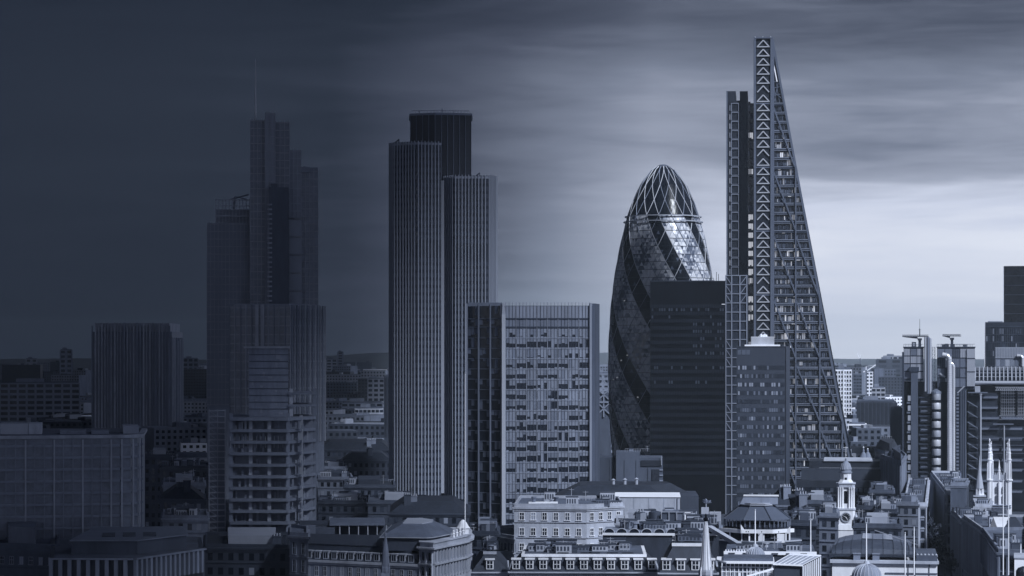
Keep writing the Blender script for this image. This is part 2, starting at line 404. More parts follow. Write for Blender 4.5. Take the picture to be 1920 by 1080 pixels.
# ================================================================== twin stepped glass tower with mast (left)
def stepped_tower():
    T = Th('stepped_tower', 'dark stepped glass skyscraper with a tall thin mast, left of the striped tower', 'skyscraper', 490, 1230); x, z = T.x, T.z
    def block(a, c, top, y0, y1, m, nm='tower_block', lines=True):
        T.part(nm, MB().box(x(a), x(c), y0, y1, 0, z(top)), m)
        if not lines: return
        b = MB(); k = 0; zz = z(top) - .3
        while zz > z(760): b.box(x(a), x(c), y0 - .25, y0, zz - .35, zz, 0); zz -= 3.95 if k % 3 else 3.95; k += 1
        n = max(2, int((c - a) / 7))
        for i in range(n + 1):
            xx = x(a) + (x(c) - x(a)) * i / n; b.box(xx - .15, xx + .15, y0 - .45, y0 - .26, z(760), z(top) + .6)
        T.part('mullion_grid', b, LF4)
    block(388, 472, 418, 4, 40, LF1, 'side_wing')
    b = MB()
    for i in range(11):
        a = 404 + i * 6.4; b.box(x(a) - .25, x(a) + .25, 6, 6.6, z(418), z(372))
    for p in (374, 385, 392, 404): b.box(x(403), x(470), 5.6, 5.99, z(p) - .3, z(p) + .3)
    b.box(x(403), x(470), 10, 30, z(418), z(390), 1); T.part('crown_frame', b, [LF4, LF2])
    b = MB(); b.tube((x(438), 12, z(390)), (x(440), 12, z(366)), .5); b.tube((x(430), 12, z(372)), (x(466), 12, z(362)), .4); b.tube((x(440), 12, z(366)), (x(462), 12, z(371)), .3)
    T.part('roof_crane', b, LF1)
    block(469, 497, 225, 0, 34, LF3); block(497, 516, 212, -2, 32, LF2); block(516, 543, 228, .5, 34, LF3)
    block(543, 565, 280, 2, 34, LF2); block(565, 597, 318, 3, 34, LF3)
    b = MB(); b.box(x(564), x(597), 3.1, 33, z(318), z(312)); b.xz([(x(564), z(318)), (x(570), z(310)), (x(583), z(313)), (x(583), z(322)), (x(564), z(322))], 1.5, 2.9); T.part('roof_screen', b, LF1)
    b = MB(); b.box(x(505), x(541), -4.5, -2.05, 0, z(352)); b.box(x(508), x(520), -4.6, -2.6, z(352), z(345)); T.part('dark_recess_slab', b, mat('hazed_black', .09, .6))  # raised slab for the dark recess, its shade put into the colour
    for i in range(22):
        T.part('slab_bracket', MB().box(x(501), x(510), -5.3, -4.55, z(385 + i * 9) - .25, z(385 + i * 9) + .6), LF4)
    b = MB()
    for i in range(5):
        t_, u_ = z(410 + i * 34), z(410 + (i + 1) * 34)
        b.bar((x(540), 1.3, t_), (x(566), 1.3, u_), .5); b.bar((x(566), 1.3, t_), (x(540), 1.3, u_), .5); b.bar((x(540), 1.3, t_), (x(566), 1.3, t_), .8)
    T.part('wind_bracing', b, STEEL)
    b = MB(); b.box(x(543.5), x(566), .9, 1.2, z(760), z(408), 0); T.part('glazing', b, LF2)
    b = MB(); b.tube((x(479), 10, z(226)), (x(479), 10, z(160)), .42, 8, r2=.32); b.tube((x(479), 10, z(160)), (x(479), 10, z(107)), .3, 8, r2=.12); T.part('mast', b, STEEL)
stepped_tower()
# ================================================================== generic glass tower with fins
def fin_tower():
    T = Th('finned_tower', 'dark office tower with thin vertical fins, in front of the stepped skyscraper', 'skyscraper', 520, 1000); x, z = T.x, T.z
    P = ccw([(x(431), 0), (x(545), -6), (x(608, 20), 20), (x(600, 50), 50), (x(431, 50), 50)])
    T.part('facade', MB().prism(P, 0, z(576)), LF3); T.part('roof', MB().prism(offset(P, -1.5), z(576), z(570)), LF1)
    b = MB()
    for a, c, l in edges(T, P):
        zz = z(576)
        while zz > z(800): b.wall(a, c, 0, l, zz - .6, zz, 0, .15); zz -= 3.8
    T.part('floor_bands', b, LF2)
    e = edges(T, P)
    for a, c, l in e:
        n = int(l / 2.25)
        for i in range(n + 1):
            f = .15; t_ = i * l / n; wide = (l > 20 and i in (5, 6) and a[0] < -10)
            w = .75 if wide else .14
            T.part('fin', MB().wall(a, c, max(0, t_ - w), min(l, t_ + w), z(830), z(576) + 1.0, .16, .9), LF4 if wide or i % 2 else LF1)
fin_tower()
def core_building():
    T = Th('construction_building', 'unfinished office tower with open floor slabs around a pale concrete core', 'building', 510, 700); x, z = T.x, T.z
    b = MB(); b.box(x(466), x(541), 14, 30, 0, z(650)); r = random.Random(5)
    T.part('concrete_core', b, mat('core_concrete', .21, .9, var=.25, scale=.3))
    for i in range(15):
        xx, yy = r.uniform(470, 530), 655 + i * 8.6
        T.part('core_opening', MB().box(x(xx), x(xx + r.choice([4, 6, 8])), 13.9, 14.4, z(yy), z(yy + r.choice([4, 8, 10]))), LF2)
    for i in range(9): T.part('core_joint', MB().box(x(466), x(541), 13.85, 13.99, z(664 + i * 13) - .25, z(664 + i * 13)), mat('hazed_black', .09, .6))  # joint black lifted for haze like the left facades
    T.part('formwork', MB().box(x(456), x(545), 13, 31, z(653), z(649)), LF4)
    P = ccw([(x(431), 0), (x(540), -2), (x(592, 14), 14), (x(592, 40), 40), (x(431, 40), 40)])
    Pt = ccw([(x(541), 13), (x(592, 14), 14), (x(592, 40), 40), (x(541, 40), 40)])
    for i in range(12):
        py = 783 + i * 21.6
        if py > 1010: break
        zz = z(py)
        T.part('floor_slab', MB().prism(P, zz - .9, zz), mat('slab_concrete', .20, .85))
    for py in (737, 760): T.part('floor_slab', MB().prism(Pt, z(py) - .7, z(py)), MATS['slab_concrete'])
    for (px, yy, tp) in ((433, .6, 775), (540, -1.2, 775), (590, 14.2, 730), (546, 14, 730), (470, 1, 785), (505, 0, 785), (565, 6, 780)):
        T.part('column', MB().box(x(px, yy) - .55, x(px, yy) + .55, yy, yy + 1, 0, z(tp)), MATS['slab_concrete'] if px in (433, 540, 590) else LF4)
    for i in range(10):
        zz = z(783 + (i + 1) * 21.6); n = 26; b = MB()
        for k in range(n):
            if r.random() < .6: a = 436 + k * 5.6; b.box(x(a), x(a + r.uniform(1, 5)), 1.4 + r.uniform(0, .6), 3, zz, zz + r.uniform(.8, 2.7), r.choice([0, 0, 1, 2]))
        b.box(x(434), x(586, 12), 12.2, 13.2, zz, zz + 2.5, 2); T.part('interior_fitout', b, [LF2, CONC, LF1])
    for i in range(14): T.part('edge_post', MB().tube((x(432 + i * 8.2), .2, z(840)), (x(432 + i * 8.2), .2, z(818)), .08, 4), STEEL)
    Pi = ccw([(x(437), 3.5), (x(538), 2), (x(586, 16), 17), (x(586, 38), 38), (x(437, 38), 38)])
    T.part('floor_glazing', MB().prism(Pi, z(1012), z(784)), LF1)
    # hoist mast on the left side
    T2 = Th('builders_hoist', 'scaffold hoist tower standing at the left side of the unfinished tower', 'scaffold', 408, 705); x, z = T2.x, T2.z; b = MB()
    for a in (392, 408, 422):
        for yy in (0, 3): b.box(x(a) - .12, x(a) + .12, yy, yy + .24, 0, z(768))
    k = 770
    while k < 1000:
        for yy in (-.01, 3.26): b.box(x(391), x(423), yy - .1, yy, z(k) - .12, z(k) + .12)
        b.bar((x(392), 0, z(k)), (x(408), 0, z(k + 11)), .12); k += 11
    T2.part('scaffold_frame', b, LF4); T2.part('netting', MB().box(x(393), x(421), 3.6, 12, 0, z(772)), LF1)
core_building()
def striped_glass_block():
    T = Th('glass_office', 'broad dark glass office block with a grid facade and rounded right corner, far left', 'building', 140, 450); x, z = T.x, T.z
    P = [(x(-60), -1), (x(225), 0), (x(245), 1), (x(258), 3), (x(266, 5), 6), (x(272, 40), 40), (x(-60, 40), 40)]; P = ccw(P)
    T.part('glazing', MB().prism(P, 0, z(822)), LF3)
    T.part('roof_edge', MB().prism(offset(P, .5), z(822), z(816)), LF4); T.part('roof', MB().prism(offset(P, -.6), z(816), z(815)), FELT)
    for a, c, l in edges(T, P):
        b = MB(); zz = z(838)
        while zz > z(1090): b.wall(a, c, 0, l, zz, zz + .45, 0, .35); zz -= 2.25
        T.part('floor_band', b, LF1)
        n = max(1, round(l / 1.75))
        for i in range(n):
            T.part('mullion', MB().wall(a, c, i * l / n, i * l / n + (.16 if i % 3 else .3), 8, z(824), .36, .6), LF4 if i % 3 == 0 else LF1)
    for (a, c, p, m) in ((0, 52, 795, PANEL), (53, 78, 795, LF4), (112, 162, 809, CONC), (172, 205, 810, CONC), (232, 262, 800, LF2)):
        T.part('roof_unit', MB().box(x(a), x(c), 4, 14, z(815), z(p)), m)
striped_glass_block()
def ribbed_tower():
    T = Th('ribbed_tower', 'broad tower with uneven pale vertical ribs rising behind the far left glass office', 'skyscraper', 256, 1500); x, z = T.x, T.z
    P = ccw([(x(172), 0), (x(322), -8), (x(343, 25), 25), (x(340, 40), 40), (x(172, 40), 40)])
    T.part('facade', MB().prism(P, 0, z(622)), LF1); r = random.Random(11)
    T.part('roof', MB().prism(offset(P, -2), z(622), z(606)), LF4)
    for a, c, l in edges(T, P):
        n = max(4, int(l / 2.0))
        for i in range(n):
            t_ = i * l / n; w = r.choice([.5, .8, 1.1]); tp = 605 + r.choice([0, 0, 2, 6]) + (28 if l < 40 else 0)
            m_ = r.choice([LF4, CONC, LF4])
            T.part('rib', MB().wall(a, c, t_, t_ + w, 0, z(tp), .01, .8), m_)
ribbed_tower()
# ================================================================== striped tower of three lobes
def lobed_tower():
    T = Th('striped_tower', 'tall striped tower of two pale finned wings around a dark square core', 'skyscraper', 830, 1019); x, z = T.x, T.z
    PD = mat('tower_spandrel', .055, .5, var=.12); PF = mat('tower_fin', .30, .5, .1, var=.08); gl = glass('tower_glass', .03, .15, .5)
    def lobe(pts, top, nm, lo):
        P = ccw(pts); T.part(nm, MB().prism(P, 0, z(top)), gl)
        b = MB(); b.prism(offset(P, .2), z(top), z(top) + 1.0); T.part('roof_edge', b, PF)
        T.part('wing_roof', MB().prism(offset(P, -1), z(top) + 1, z(top) + 1.4), FELTD)
        b = MB(); c_ = MB()
        for a, c, l in edges(T, P):
            zz = z(top) - .2; k = 0
            while zz > z(940):
                plantf = z(478) < zz < z(455)
                b.wall(a, c, 0, l, zz - (1.9 if not plantf else 3.2), zz, 0, .18, 0 if not plantf else 1); zz -= 3.25; k += 1
        T.part('spandrel', b, [PD, DARK])
        for a, c, l in edges(T, P):
            n = max(1, round(l / 1.42))
            for i in range(n):
                T.part('fin', MB().wall(a, c, i * l / n, i * l / n + .42, lo, z(top) + 1.6, .2, .7), PF)
    lobe([(x(731), 6), (x(740), 1), (x(783), -5), (x(827), -2), (x(827, 25), 25), (x(735, 25), 25)], 273, 'left_wing', z(930))
    lobe([(x(833), 3), (x(853), -4), (x(915), -4), (x(930), 3), (x(931, 10), 10), (x(929, 28), 28), (x(833, 28), 28)], 336, 'right_wing', z(935))
    P = ccw([(x(769), 10), (x(816), 5), (x(884), 8), (x(884, 32), 32), (x(769, 32), 32)])
    T.part('core', MB().prism(P, 0, z(210)), mat('tower_core', .03, .4, var=.15)); b = MB(); b.prism(offset(P, .5), z(213), z(209)); T.part('core_roof_edge', b, STEELM)
    for a, c, l in edges(T, P):
        b = MB(); zz = z(214)
        while zz > z(340): b.wall(a, c, 0, l, zz - .2, zz, 0, .12); zz -= 3.25
        T.part('floor_joint', b, DARK)
        n = max(2, round(l / 2.9))
        for i in range(n + 1): T.part('core_rib', MB().wall(a, c, max(0, i * l / n - .1), min(l, i * l / n + .1), z(340), z(212), .13, .4), STEELM)
    b = MB(); b.box(x(827) + .02, x(833) - .02, .8, 9.9, z(925), z(338)); T.part('recess_panel', b, PANEL)
    b = MB()
    for i in range(18): a = 772 + i * 6.4; b.tube((x(a), 8, z(209)), (x(a), 8, z(204)), .1, 4)
    b.tube((x(772), 8, z(204)), (x(881), 8, z(204)), .12, 4); T.part('roof_railing', b, STEEL)
    b = MB(); b.tube((x(829), 15, z(209)), (x(829), 15, z(196)), .2, 5); b.tube((x(786), 15, z(209)), (x(786), 15, z(200)), .15, 5); b.tube((x(851), 15, z(209)), (x(851), 15, z(201)), .12, 5)
    b.box(x(840), x(870), 14, 18, z(209), z(206)); T.part('roof_aerials', b, STEELM)
    for (a, tp, sgn) in ((741, 273, 1), (893, 336, 1)):
        b = MB(); b.box(x(a - 4), x(a + 4), 4, 8, z(tp) + 1.5, z(tp - 7)); b.bar((x(a - 3), 6, z(tp - 6)), (x(a + 7), 6, z(tp - 14)), .5); b.bar((x(a + 7), 6, z(tp - 14)), (x(a + 5), 6, z(tp - 3)), .35)
        b.bar((x(a - 5), 6, z(tp - 3)), (x(a + 6), 6, z(tp - 7)), .35); T.part('cleaning_cradle_crane', b, STEELD)
lobed_tower()
# ================================================================== bay-windowed tower in the middle
def grid_tower():
    T = Th('gridded_tower', 'broad glass office tower with many half drawn blinds, right of the striped tower', 'skyscraper', 1000, 800); x, z = T.x, T.z
    P = ccw([(x(875), 9), (x(942), 0), (x(1110), 0), (x(1120, 10), 10), (x(1118, 35), 35), (x(878, 35), 35)])
    T.part('core_wall', MB().prism(P, 0, z(574)), mat('grid_wall', .06, .5)); E = edges(T, P); r = random.Random(21)
    T.part('roof', MB().prism(offset(P, -1), z(574), z(573)), FELTD)
    panes = [glass('grid_glass', .024, .12, .4), mat('grid_blind', .23, .6, var=.25), mat('grid_blind_dim', .17, .6, var=.25)]
    rows = [(573, 597), (598, 613)] + [(614 + i * 19.45, 614 + i * 19.45 + 19.45) for i in range(21)]
    main = (x(948), x(1105)); nb = 8; bw = (main[1] - main[0]) / nb
    PF = mat('grid_mullion', .28, .5, .2, var=.08)
    for ri, (a, c) in enumerate(rows):
        if a > 975: break
        for k in range(nb):
            b = MB(); x0 = main[0] + k * bw
            if ri < 2:
                for q in range(3): b.box(x0 + .2 + q * (bw - .3) / 3, x0 + .2 + (q + 1) * (bw - .3) / 3 - .12, -.25, -.02, z(c) + .15, z(a) - .15, 1 if ri == 0 else 2)
            else:
                b.box(x0 + .25, x0 + bw - .1, -.12, -.02, z(c) + .1, z(a) - .1, 0)
                shared = r.random() < .8; sd = r.choice([.5, .55, .45, .6, 1, .35])
                for q in range(3):   # blinds drawn to different heights
                    w = (bw - .4) / 3; xa = x0 + .28 + q * w
                    full = z(a) - z(c) - .3
                    d = r.choice([.3, .5, .55, .6, .6, 1, 1, .9]) if r.random() < .9 else .1
                    if shared and ri not in (2, 4): d = sd
                    if ri in (2, 4): d = r.choice([.7, .9, 1, 1, .5])
                    b.box(xa, xa + w - .06, -.2, -.13, z(a) - .15 - full * d, z(a) - .15, r.choice([1, 1, 1, 2]))
                    if r.random() < .35: b.box(xa, xa + w * .8, -.2, -.13, z(c) + .15, z(c) + r.uniform(.3, .7), 1)
                b.box(x0 + .12, x0 + bw - .12, -.34, -.02, z(c) - .22, z(c) + .22, 1)
            T.part('window_bay', b, panes)
    for k in range(nb + 1):
        T.part('mullion', MB().box(main[0] + k * bw - .11, main[0] + k * bw + .11, -.5, -.02, 0, z(567)), PF)
        if k < nb:
            for q in (1 / 3, 2 / 3): T.part('glazing_bar', MB().box(main[0] + (k + q) * bw - .04, main[0] + (k + q) * bw + .04, -.42, -.36, 0, z(567)), STEELD)
    for py in (597.5, 613.5): T.part('transom', MB().box(main[0], main[1], -.5, -.02, z(py) - .2, z(py) + .2), STEELD)
    T.part('pier', MB().box(x(941), x(947.5), -1.2, -.02, z(1020), z(590)), mat('pier', .4, .5, var=.1))
    T.part('pier_head', MB().xz([(x(941), z(590)), (x(947.5), z(590)), (x(946), z(568)), (x(942.5), z(568))], -1.0, -.02), PANEL)
    T.part('corner_pier', MB().box(x(1105.6), x(1109.6), -1.1, -.02, 0, z(568)), PF)
    # left face
    a, c, l = E[0] if E[0][0][0] < E[-1][0][0] else E[-1]
    for e in E:
        if e[0][0] < x(940) and e[2] > 8: a, c, l = e
    for k in range(4):
        T.part('mullion', MB().wall(a, c, min(l - .3, k * l / 3), min(l, k * l / 3 + .3), 0, z(570), .02, .8), STEELM)
    for ri, (p, q) in enumerate(rows):
        if p > 975: break
        b = MB()
        for k in range(3):
            t0 = k * l / 3 + .35; w = l / 3 - .4
            b.wall(a, c, t0, t0 + w, z(q) + .1, z(p) - .1, .02, .1, 0)
            for j in range(3):
                if r.random() < .45: d = r.uniform(.2, 1); b.wall(a, c, t0 + j * w / 3, t0 + (j + .8) * w / 3, z(p) - .1 - (z(p) - z(q) - .3) * d, z(p) - .1, .11, .16, r.choice([2, 3, 3]))
        b.wall(a, c, 0.3, l, z(q) - .1, z(q) + .1, .02, .3, 2); T.part('side_window_band', b, panes + [mat('side_blind', .13, .6)])
    T.part('edge_pier', MB().box(x(872), x(875) , 7, 10, 0, z(568)), PF)
    # right hand side fins
    for e in E:
        if e[0][0] > x(1100):
            for k in range(6): T.part('side_fin', MB().wall(e[0], e[1], e[2] * k / 6, e[2] * k / 6 + .5, 0, z(569), .02, 1.0), mat('side_fin', .10, .5))
    T.part('roof_screen', MB().box(x(876), x(941), 10, 10.4, z(574), z(566)), STEELM)
    b = MB()
    for i in range(60): b.box(x(878 + i * 4) - .05, x(878 + i * 4) + .05, 10.6, 10.7, z(574), z(565.5))
    T.part('roof_railing', b, STEEL)
grid_tower()
# ================================================================== the bullet-shaped tower
def bullet_tower():
    T = Th('bullet_tower', 'bullet shaped glass tower with spiral dark bands and a white lattice', 'skyscraper', 1243.5, 1255); z = T.z
    prof = [(308, 0), (311, 11), (315, 17), (320, 23), (335, 35), (350, 44.5), (380, 58), (405, 66.5), (450, 78), (500, 88), (550, 95), (600, 99.5), (650, 102), (700, 102.5), (780, 100.5), (850, 95), (931, 87)]
    def rad(zz):
        py = HY - (zz - CAMZ) * F / T.D
        for (a, ra), (b_, rb) in zip(prof, prof[1:]):
            if py <= b_: return (ra + (rb - ra) * max(0, (py - a)) / (b_ - a)) * T.s
        return 87 * T.s
    N = 72; H = 4.15 / 2 * 1.0; rows = []; zz = 0; k = 0; ztop = z(311)
    while zz < ztop - 1: rows.append(zz); zz += 2.08
    rows.append(ztop - .5); K = len(rows); ring = z(410); ph = R(3)
    def pt(k, j, dr=0):
        t = R(5) * j - R(2.5) * k + ph; r_ = rad(rows[k]) + dr; return (r_ * math.cos(t), r_ * math.sin(t), rows[k])
    rr = random.Random(4); faces = MB(); vs = [pt(k, j) for k in range(K) for j in range(N)]; fs = []; ms = []
    tone = {}
    for k in range(K - 1):
        for j in range(N):
            a, b_, c, d = k * N + j, k * N + (j + 1) % N, (k + 1) * N + j, (k + 1) * N + (j + 1) % N
            # vertex (k+1, j) sits half a column on; two triangles per cell
            for tri, idx in (((a, b_, d), 0), ((a, d, c), 1)):
                band = j % 12              # follows the +1/2 column shift of each row: a spiral
                zc = rows[k]
                if zc > ring - 1: m = 0
                elif band in (0, 1, 2, 3): m = 0 if rr.random() < .97 else 1
                else:
                    # large diamonds: alternate brighter and darker by the crossing spiral
                    q = ((j - k) // 4) % 3; w = [(1, 4, 4, 1), (5, 4, 1, 0), (0, 2, 5, 3)][q]
                    m = rr.choices([1, 2, 3, 4], w)[0]
                fs.append(tri); ms.append(m)
    faces.add(vs, fs); faces.m = ms
    gm = [glass('bullet_dark_glass', .014, .22, .10), glass('bullet_glass', .12, .12, .5), mat('bullet_panel_dim', .36, .4, var=.5, scale=.3), mat('bullet_panel', .66, .35, var=.4, scale=.5), glass('bullet_bright', .60, .42, .5, .0, .3)]
    T.part('glazing', faces, gm)
    def idx(k, j, dr): return pt(k, j, dr)
    LATD = mat('lattice_dim', .2, .5); LAT = mat('lattice', .48, .5, var=.1); THIN = mat('thin_lattice', .34, .5, var=.1)
    kr = max(k for k in range(K) if rows[k] < ring)
    # spiral ribs in both directions, one part each
    for s in range(18):
        b = MB()
        for k in range(K - 1): b.bar(pt(k, s * 4, .15), pt(k + 1, s * 4, .15),   .34 if k < kr else .28)
        T.part('spiral_rib', b, LAT if s % 3 != 2 else mat('lattice_dim', .2, .5))
        b = MB()
        for k in range(K - 1): b.bar(pt(k, s * 4 + k, .15), pt(k + 1, s * 4 + k + 1, .15), .3 if k < kr else .28)
        T.part('counter_rib', b, LAT if s % 2 else MATS['lattice_dim'])
    b = MB()
    for k in range(0, kr, 2):
        r_ = rad(rows[k]) + .08; n = 72
        for j in range(n):
            t0, t1 = 2 * math.pi * j / n, 2 * math.pi * (j + 1) / n; b.bar((r_ * math.cos(t0), r_ * math.sin(t0), rows[k]), (r_ * math.cos(t1), r_ * math.sin(t1), rows[k]), .22)
    T.part('floor_rings', b, DARK)
    b = MB()
    for s in range(72):
        for k in range(kr):
            if s % 12 in (1, 2, 3) : continue
            if s % 2 == 0 and s % 4: b.bar(pt(k, s, .06), pt(k + 1, s, .06), .14)
            if (s - 0) % 2 == 0 and s % 4:
                pass
    for s in range(72):
        for k in range(kr):
            if s % 2 == 0 and s % 4 and (s + k) % 12 not in (0, 1, 2, 3): b.bar(pt(k, s + k, .06), pt(k + 1, s + k + 1, .06), .14)
    T.part('fine_lattice', b, THIN)
    for py in (407, 417):
        r_ = rad(z(py)) + 1.2; b = MB(); n = 48
        for j in range(n):
            t0, t1 = 2 * math.pi * j / n, 2 * math.pi * (j + 1) / n; b.bar((r_ * math.cos(t0), r_ * math.sin(t0), z(py)), (r_ * math.cos(t1), r_ * math.sin(t1), z(py)), .55)
        T.part('ring_rail', b, STEEL)
    b = MB(); b.rev([(10.5 * T.s, z(313)), (11 * T.s, z(311.5)), (6 * T.s, z(309)), (.1, z(308))], 24); T.part('dome_cap', b, STEELM, smooth=True)
    for i in range(9):
        t = rr.uniform(R(190), R(300)); zz = z(rr.uniform(560, 830)); r_ = rad(zz) + .12
        T.part('lit_window', MB().box(-.4, .4, -.1, .1, 0, .7), LIT).location = (r_ * math.cos(t), r_ * math.sin(t), zz)
        list(T.o.children)[-1].rotation_euler = (0, 0, t + R(90))
bullet_tower()
# ================================================================== black slab tower
def black_tower():
    T = Th('black_tower', 'plain black slab tower standing in front of the bullet shaped tower', 'skyscraper', 1290, 1120); x, z = T.x, T.z
    T.part('facade', MB().box(x(1219), x(1360), 0, 36, 0, z(528)), BLACK); T.part('roof_edge', MB().box(x(1218.5), x(1360.5), -.3, 36.3, z(528), z(526.5)), DARK)
    T.part('roof', MB().box(x(1240), x(1340), 6, 30, z(526.5), z(525)), DARK)
    for i in range(24):
        zz = z(571 + i * 13.6); T.part('spandrel', MB().box(x(1219) + .01, x(1360) - .01, -.3, 0, zz - 1.7, zz), mat('black_spandrel', .016, .6, var=.2, spec=.1))
    b = MB()
    for i in range(31): xx = x(1221) + i * (x(1358) - x(1221)) / 30; b.box(xx - .08, xx + .08, -.45, -.31, 0, z(571))
    T.part('mullions', b, BLACK); r = random.Random(9)
    for i in range(90):
        fl = r.choice([0, 0, 0, 3, 3, 2, 3, 4, 5, 6, 1, 8, 10]); k = r.randrange(30) if fl in (0, 1, 8, 10) else r.randrange(17, 30)
        a = x(1221) + (k + .15) * (x(1358) - x(1221)) / 30; zz = z(571 + fl * 13.6 + 6.5)
        T.part('window', MB().box(a, a + .8, -.12, -.01, zz - 1.5, zz), mat('dim_blind', .06, .6, emit=0, var=.4))
    T.part('floor_light', MB().box(x(1353), x(1359.5), -.6, -.46, z(571), z(570)), LITB)
    b = MB()
    for (a, p) in ((1344, 508), (1348, 512), (1333, 517), (1338, 519)): b.tube((x(a), 15, z(526.5)), (x(a), 15, z(p)), .13, 5)
    T.part('aerials', b, STEELM)
black_tower()
# ================================================================== the wedge tower
def wedge_tower():
    T = Th('wedge_tower', 'tall tapering wedge tower with a zigzag ladder core and lit office floors', 'skyscraper', 1431, 1122); x, z = T.x, T.z
    st = mat('wedge_steel', .15, .45, .3, var=.15); sl_ = mat('wedge_steel_light', .48, .45, .3, var=.1)
    sx = lambda py: 1448 + (py - 72) * (144 / 788.)          # sloping edge
    g_ = T.part('glazed_wedge', MB().xz([(x(1413), z(74)), (x(sx(74)), z(74)), (x(sx(1000)), 0), (x(1413), 0)], 2, 44), G_DARK)
    # sloping edge frame
    b = MB(); b.bar((x(sx(72)), 1.2, z(72)), (x(sx(1000)), 1.2, z(1000)), 1.0, 1.2); T.part('edge_beam', b, st)
    b = MB(); b.bar((x(sx(72) - 5), 1.6, z(90)), (x(sx(1000) - 6), 1.6, z(1000)), .25, .3); T.part('edge_rail', b, st)
    zf = lambda k: 192.5 + k * 17.07
    r = random.Random(8)
    for k in range(42):
        py = zf(k)
        if py > 940: break
        xr = sx(py) - 1; major = k % 7 == 0
        b = MB(); b.box(x(1448.5), x(xr), .9, 2, z(py) - (.9 if not major else 1.3), z(py), 0)
        b.box(x(1448.5), x(xr), .7, .89, z(py) - .4, z(py) - .02, 1); 
        if not major: b.box(x(1448.5), x(xr), .7, .89, z(py) - 1.2, z(py) - .95, 1)
        T.part('floor_band', b, [STEELD, mat('wedge_floor_line', .22, .5, .2)])
        # office strip: panes of uneven brightness
        b = MB(); a = 1450.; base = 0 if k < 2 else (.55 if k < 26 else .25); rowb = r.choice([.12, .5, .8, 1]) * base if k not in (4, 7, 17, 16) else base
        if k in (2, 3): rowb = 0
        while a < sx(py + 17) - 3:
            w = r.choice([1.6, 2.1, 2.1, 3.2, 6.3]); h0 = r.choice([0, 0, .3, .5]); h1 = z(py) - z(py + 17.07) - 1.5
            u_ = r.random(); m = 2 if u_ < .10 * rowb else (1 if u_ < .5 * rowb + .04 else (3 if u_ < .5 * rowb + .45 else 0))
            if a + w > sx(py) - 2: break
            b.box(x(a) + .05, x(a + w) - .05, 1.6, 1.99, z(py + 17.07) + .1 + h0, z(py + 17.07) + .1 + h1 * r.choice([1, 1, .8, .6]), m); a += w
        if b.v: T.part('office_floor', b, [glass('wedge_glass', .045, .15, .5), LIT, LITB, mat('wedge_blind', .13, .6, var=.3)])
        if k in (7, 10, 14, 16, 17, 21, 24, 27, 33, 34): 
            a = r.uniform(1455, max(1456, xr - 14)); T.part('light_strip', MB().box(x(a), x(a + r.uniform(4, 9)), 1.2, 1.59, z(py + 5) - .15, z(py + 5) + .15), LITB)
    for k in range(46):
        a = 1450 + k * 3.15 + .01
        pt_ = 72 + (a - 1448) * 788 / 144.
        T.part('mullion', MB().box(x(a) - .05, x(a) + .05, 1.3, 1.55, z(940), min(z(pt_ + 12), z(193))), STEELD)
    for a in (1450.5, 1492, 1537, 1579):
        pt_ = 72 + (a - 1448) * 788 / 144.; T.part('column', MB().box(x(a) - .32, x(a) + .32, .1, .69, z(960), z(pt_ + 6)), st)
    cols = (1451, 1492, 1537, 1579)
    for m_ in range(-1, 6):
        y0, y1 = 193 + m_ * 119.5 + 10, 193 + (m_ + 1) * 119.5
        for a, c in zip(cols, cols[1:]):
            t0 = 1448 + (y0 - 72) * 144 / 788.
            if a > t0 - 6: continue
            c2, y2 = c, y1
            lim = sx(y1)
            if c > lim: c2 = lim - 2
            T.part('diagonal_brace', MB().bar((x(a), .35, z(y0)), (x(c2), .35, z(y2)), .62, .5), st)
    # inside of the open top
    b = MB(); b.bar((x(1449), 1, z(112)), (x(1457), 1, z(153)), .45); T.part('glowing_strut', b, LITB)  # strut is no lamp; its brightness is emission in the material
    b = MB()
    for (a, p, c, q) in ((1449, 153, 1459, 153), (1449, 165, 1464, 162), (1450, 178, 1468, 176), (1450, 153, 1455, 192), (1459, 155, 1452, 190), (1449, 170, 1466, 185)): b.bar((x(a), 1.2, z(p)), (x(c), 1.2, z(q)), .35)
    T.part('plant_frame', b, st)
    # ladder core with chevrons
    T.part('ladder_back', MB().box(x(1414), x(1447.6), -1, 1.9, 0, z(74)), mat('ladder_back', .02, .5))
    for a in (1415.4, 1446.5): T.part('core_column', MB().box(x(a) - .5, x(a) + .5, -1.9, -1.01, 0, z(71)), st)
    T.part('core_column', MB().box(x(1449.6) - .25, x(1449.6) + .25, -.9, 1.1, 0, z(74)), st)
    T.part('top_beam', MB().box(x(1413), x(1449), -2, 1, z(73), z(70.5)), st)
    k = -6
    while True:
        p1 = 193 + k * 17.07; p0 = p1 - 17.07 + 2.5
        if p1 > 940: break
        b = MB(); b.bar((x(1431), -1.4, z(p0)), (x(1420), -1.4, z(p1 - 2.5)), .5, .5); b.bar((x(1431), -1.4, z(p0)), (x(1442), -1.4, z(p1 - 2.5)), .5, .5)
        if (k % 7) != 6: b.bar((x(1419), -1.4, z(p1 - 2.2)), (x(1443), -1.4, z(p1 - 2.2)), .5, .5)
        T.part('chevron_brace', b, sl_)
        if k % 7 == 0: T.part('module_beam', MB().box(x(1416), x(1446), -1.3, -1.01, z(p1 - 1) - 1, z(p1 - 1) - .3), st)
        k += 1
    for a in (1416, 1430.5, 1445): T.part('roof_lamp', MB().rev([(.2, z(70.5)), (.25, z(69))], 6, x(a), 0), WHITE)
    # north core: ladder of lift shaft frames, black shaft, glazed strip
    T.part('lift_core', MB().box(x(1363), x(1387), 0, 30, 0, z(188)), mat('lift_core', .025, .5)); T.part('core_head', MB().box(x(1363), x(1379.5), .5, 29, z(188), z(170)), DARK)
    T.part('corner_post', MB().box(x(1363) - .3, x(1363) + .35, -.6, -.01, 0, z(170)), st)
